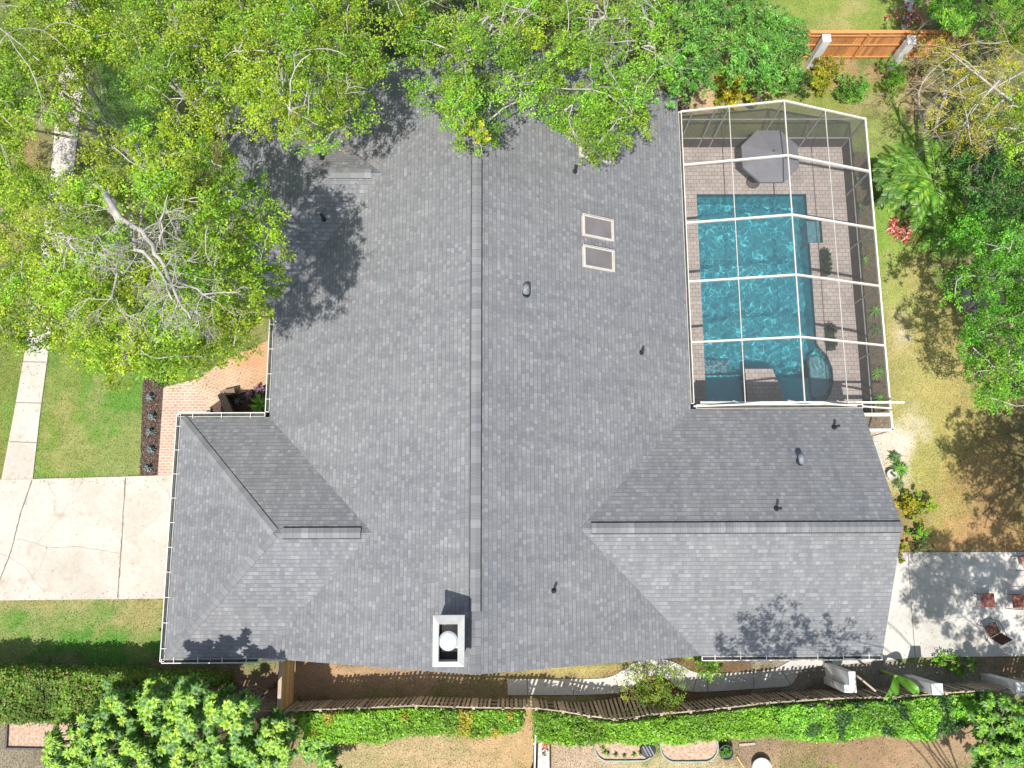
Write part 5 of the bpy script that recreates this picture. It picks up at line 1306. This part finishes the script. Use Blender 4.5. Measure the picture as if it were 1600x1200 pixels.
# ================================================================== NEIGHBOUR'S YARD (bottom)
def bed(px, py, rx, ry, label, half=None):
    z = .35; c = W(px, py, z); r = thing('raised_bed', label, 'raised bed', (c[0], c[1], 0)); n = 36
    def oval(rx_, ry_):
        o = []
        for k in range(n):
            a = 2*math.pi*k/n; cs, sn = math.cos(a), math.sin(a)
            o.append((c[0]+(rx_-ry_)*(1 if cs > 0 else -1)*(1 if abs(cs) > .01 else 0)+ry_*cs, c[1]+ry_*sn))
        return o
    def wall(mb):
        o, i_ = oval(rx, ry), oval(rx-.045, ry-.045)
        vs = [(*p, 0) for p in o]+[(*p, z) for p in o]+[(*p, z) for p in i_]+[(*p, 0) for p in i_]
        fs = []
        for k in range(n):
            l = (k+1) % n; fs += [(k, l, n+l, n+k), (n+k, n+l, 2*n+l, 2*n+k), (2*n+k, 2*n+l, 3*n+l, 3*n+k)]
        mb.add(vs, fs, 'bedsteel')
    part(r, 'wall', wall); part(r, 'soil', lambda mb: mb.add([(*p, z-.08) for p in oval(rx-.04, ry-.04)], [tuple(range(n))], 'woodchip'))
    return r
bed(976, 1168, 1.05, .47, 'oval green steel raised bed with a few seedlings, left of the pair')
bed(1077, 1167, 1.02, .52, 'oval green steel raised bed of bare wood chips, right of the pair')
for x, y in [(942, 1170), (950, 1178), (962, 1180), (975, 1182), (990, 1180), (945, 1176), (1000, 1178)]:
    rosette_plant('seedling', 'small leafy seedling in the left oval raised bed', 'plant', x, y, .33, .12, .05, 8, 'bright', 'seedlings in the raised bed', 1)
for o in [o for o in COL.objects if o.name.startswith('seedling')]: o.location.z += .2
def composter():
    p = W(1013, 1172, .55); r = thing('black_tumbler', 'black ribbed round tub beside the left oval raised bed', 'tub', (p[0], p[1], 0))
    part(r, 'body', lambda mb: mb.lathe((p[0], p[1], 0), [(.25, 0), (.27, .5), (.24, .55), (.05, .57)], 'black', 20))
    for k in range(3): part(r, 'rib', lambda mb: mb.box((p[0]+(k-1)*.11, p[1]-.02, .585), (.045, .36, .03), 'ventgrey', .5))
composter()
pot(1135, 1176, .24, 'round dark pot with a small green plant right of the raised beds', 'planter_dark', 'bright', .08, .35)
def stand():
    c = W(849, 1180, .5); r = thing('potting_stand', 'narrow white shelf against the thin fence line holding pots', 'shelf', (c[0], c[1], 0))
    part(r, 'top', lambda mb: mb.box((c[0], c[1], .48), (.42, 1.5, .04), 'stone'), bevel=.01)
    for i in (-1, 1):
        for j in (-1, 1): part(r, 'leg', lambda mb: mb.box((c[0]+i*.17, c[1]+j*.68, .23), (.05, .05, .46), 'white'))
stand()
for (x, y, l, m) in ((852, 1164, 'terracotta pot with red plant on the white shelf', 'terracotta'), (851, 1176, 'small white pot on the shelf below the terracotta one', 'stone')):
    p = W(x, y, .6); r = thing('flower_pot', l, 'pot', (p[0], p[1], .5)); part(r, 'pot', lambda mb: mb.lathe((p[0], p[1], .501), [(.07, 0), (.11, .14), (.12, .15), (.10, .15), (.095, .12), (.01, .12)], m, 18))
    V, Fq, T = blob_leaves(np.array([[p[0], p[1], .66]]), np.array([.07]), 9000, .05, 'red' if m == 'terracotta' else 'dull', .6, .5, yell=0); mesh_np('foliage', V, Fq, T, 'leaf', r, 4, (p[0], p[1], .5))
def wire_fence():
    a, b = W(838, 1110, 1.2), W(832, 1215, 1.2); r = thing('panel_fence', 'thin white topped fence line running down to the bottom edge', 'fence', (a[0], a[1], 0))
    part(r, 'panel', lambda mb: mb.bar((a[0], a[1], .58), (b[0], b[1]-1.5, .58), .03, 1.15, 'gutter_in'))
    part(r, 'cap_rail', lambda mb: mb.bar((a[0], a[1], 1.18), (b[0], b[1]-1.5, 1.18), .05, .04, 'white'))
    for k in range(3): q_ = a+(b-a)*k/2; part(r, 'post', lambda mb: mb.box((q_[0], q_[1], .6), (.06, .06, 1.2), 'white'))
wire_fence()
def timber_bed():
    r = thing('timber_bed', 'rectangular grey timber garden bed of wood chips at lower left', 'raised bed', W(60, 1150)); P = [W(x, y, .2) for x, y in ((12, 1127), (10, 1169), (150, 1172), (155, 1127))]
    for a, b in zip(P, P[1:]+P[:1]): part(r, 'board', lambda mb: mb.bar((a[0], a[1], .13), (b[0], b[1], .13), .06, .26, 'timber_dark'))
    part(r, 'soil', lambda mb: mb.add([(p[0], p[1], .16) for p in P], [(0, 1, 2, 3)], 'woodchip'))
    q_ = W(86, 1137, .3); part(r, 'stake', lambda mb: mb.box((q_[0], q_[1], .25), (.08, .3, .2), 'timber_dark'))
timber_bed()
def rocks(spots, nm, lab, mat='stone'):
    for (x, y, s) in spots:
        p = W(x, y, 0); mb = MB(); bm = bmesh.new(); bmesh.ops.create_icosphere(bm, subdivisions=2, radius=s)
        for v in bm.verts: v.co *= 1+.25*(float(vnoise([v.co.x*9+x], [v.co.y*9+y])[0])-.5)*2; v.co.z *= .55
        me = bpy.data.meshes.new(nm); bm.to_mesh(me); bm.free(); me.materials.append(M[mat]); o = bpy.data.objects.new(nm, me); COL.objects.link(o); o.location = (p[0], p[1], s*.3); tag(o, lab, 'rock', lab.split(' by ')[0]+'s')
rocks([(1420, 5, .2), (1422, 16, .17), (1416, 33, .19), (1412, 42, .14), (1426, -4, .2)], 'rock', 'pale field stone by the top lawn edge')
tag(part(None, 'plank', lambda mb: mb.bar(W(1155, 1164, .05), W(1180, 1162, .05), .08, .03, 'oldwood')), 'short grey plank lying on soil right of the round pot', 'plank')
tag(part(None, 'garden_stake', lambda mb: mb.bar(W(1151, 1182, .05), W(1162, 1199, .05), .05, .03, 'gatewood')), 'thin pale stake lying near the bottom edge', 'stake')
tag(part(None, 'bird_bath', lambda mb: mb.lathe(W(1187, 1197, 0), [(.28, 0), (.3, .25), (.34, .3), (.30, .31), (.27, .27), (.01, .25)], 'stone', 24)), 'pale round stone basin cut by the bottom edge', 'basin')
tag(part(None, 'fallen_fence_rail', lambda mb: mb.bar(W(1338, 1055, 1.7), W(1368, 1080, 1.5), .06, .05, 'oldwood')), 'loose grey fence rail leaning beside the stepped pillar', 'rail')

# ================================================================== GRASS AND LITTER (stuff)
hard = [DRV, SWK, WK1, WK2, PAT, MUL, BED2, BED3, list(top_e)+list(bot_e)]
rects = [(XL+.5, XR-.5, YB+.5, YT-.5), (XG+.5, XL, YB+.5, YG-.5), (XR, XE-.5, YB+.5, YW-.5), (XU+.5, XL, UY0, YT-.5), (DX0, DX1+.1, DY0, DY1)]
def scatter(n, x0=-22, x1=22, y0=-9, y1=24):
    x = rng.uniform(x0, x1, n); y = rng.uniform(y0, y1, n); k = np.ones(n, bool)
    for p in hard: k &= ~inpoly(x, y, p)
    for a, b, c, d in rects: k &= ~((x > a) & (x < b) & (y > c) & (y < d))
    px, py = PX(x, y, 0.0); k &= (px > -60) & (px < 1660) & (py > -60) & (py < 1260)
    return x[k], y[k]
gxs, gys = scatter(520000)
c0 = ground_col(gxs, gys)
grassy = (c0[:, 1] > c0[:, 0]*.72)
gxs, gys, c0 = gxs[grassy], gys[grassy], c0[grassy]; n = len(gxs)
a = rng.uniform(0, 2*math.pi, n); h = rng.uniform(.025, .07, n); w = rng.uniform(.006, .014, n); ln = rng.uniform(.01, .06, n)
p0 = np.stack([gxs-np.sin(a)*w, gys+np.cos(a)*w, np.zeros(n)], 1); p1 = np.stack([gxs+np.sin(a)*w, gys-np.cos(a)*w, np.zeros(n)], 1); p2 = np.stack([gxs+np.cos(a)*ln, gys+np.sin(a)*ln, h], 1)
V = np.stack([p0, p1, p2], 1).reshape(-1, 3); Fq = np.arange(3*n).reshape(n, 3)
hue = rng.random(n)[:, None]; cc = c0*rng.uniform(.8, 1.8, (n, 1)); cc = np.where(hue < .12, cc*np.array([1.5, 1.1, .9]), cc); cc = np.where(hue > .8, cc*np.array([.7, 1.1, .7]), cc)
go2 = mesh_np('grass', V, Fq, np.repeat(np.clip(cc, 0, .6), 3, 0), 'blade', None, 3); tag(go2, 'short patchy green and straw coloured turf around the house', 'grass', kind='stuff')
lx, ly = scatter(60000); cl = ground_col(lx, ly); br = (cl[:, 1] < cl[:, 0]*.85) | (rng.random(len(lx)) < .12); lx, ly, cl = lx[br], ly[br], cl[br]
P = np.stack([lx, ly, np.full(len(lx), .025)], 1); V, Fq, T = leaf_arrays(P, rng.uniform(.03, .09, len(P)), .03, np.clip(cl*rng.uniform(.5, 2.0, (len(P), 1))*np.array([1.15, 1, .9]), 0, .6), 1.6)
tag(mesh_np('leaf_litter', V, Fq, T, 'blade'), 'fallen brown leaves and chips scattered on soil', 'leaf litter', kind='stuff')
def litter(poly, n, z, cols, nm, lab, size=(.02, .06)):
    pl = np.array([(p[0], p[1]) for p in poly]); lo, hi = pl.min(0), pl.max(0); lo = np.maximum(lo, [-22, -9]); hi = np.minimum(hi, [22, 24])
    x = rng.uniform(lo[0], hi[0], n); y = rng.uniform(lo[1], hi[1], n); k = inpoly(x, y, pl); x, y = x[k], y[k]
    P = np.stack([x, y, np.full(len(x), z)], 1); c = np.array(cols)[rng.integers(0, len(cols), len(x))]*rng.uniform(.7, 1.3, (len(x), 1)); s = rng.uniform(*size, len(x))
    V, Fq, T = leaf_arrays(P, s, s*.6, c, 2.0); tag(mesh_np(nm, V, Fq, T, 'blade'), lab, 'litter', kind='stuff')
litter(MUL, 5000, .035, [(.12, .07, .05), (.06, .04, .03), (.25, .17, .13), (.03, .02, .018)], 'mulch_chips', 'brown bark chips in the strip beside the brick walkway')

# leaves caught on the roof under the overhanging trees
def roof_leaves():
    pts = []
    for (px, py, sx, sy, n) in ((560, 235, 50, 30, 420), (470, 260, 60, 60, 300), (700, 200, 70, 40, 350), (880, 200, 70, 50, 350), (430, 420, 40, 70, 250), (1030, 170, 20, 30, 120), (700, 500, 350, 350, 260), (1100, 850, 250, 120, 120)):
        for _ in range(n):
            a, b = px+rng.normal()*sx, py+rng.normal()*sy; p = W(a, b, 5); 
            for k in range(8): z = roofz(p[0], p[1]); p = W(a, b, max(z, 2.9)+.012)
            if XL < p[0] < XE and YB < p[1] < YT and roofz(p[0], p[1]) > HE: pts.append(p)
    P = np.array(pts); c = np.array([(.30, .17, .09), (.20, .13, .08), (.36, .26, .12), (.12, .09, .06)])[rng.integers(0, 4, len(P))]
    V, Fq, T = leaf_arrays(P, rng.uniform(.03, .07, len(P)), .03, c, 3.0); tag(mesh_np('fallen_leaves', V, Fq, T, 'blade'), 'brown fallen leaves and twigs caught on the shingles', 'fallen leaves', kind='stuff')
roof_leaves()
def paved_leaves():
    pts = []
    for (px, py, sx, sy, n) in ((150, 800, 160, 60, 60), (60, 600, 20, 60, 60), (110, 200, 14, 90, 160), (1500, 940, 70, 60, 150), (1440, 870, 60, 8, 80), (330, 590, 60, 25, 90), (1050, 1060, 120, 14, 120), (140, 935, 140, 5, 90), (130, 752, 100, 4, 60)):
        for _ in range(n): p = W(px+rng.normal()*sx, py+rng.normal()*sy, .06); pts.append(p)
    P = np.array(pts); c = np.array([(.26, .17, .08), (.18, .12, .07), (.30, .26, .10), (.14, .17, .05)])[rng.integers(0, 4, len(P))]
    V, Fq, T = leaf_arrays(P, rng.uniform(.03, .08, len(P)), .03, c, 3.0); tag(mesh_np('fallen_leaves', V, Fq, T, 'blade'), 'scattered fallen leaves lying on the concrete and paving', 'fallen leaves', kind='stuff')
paved_leaves()
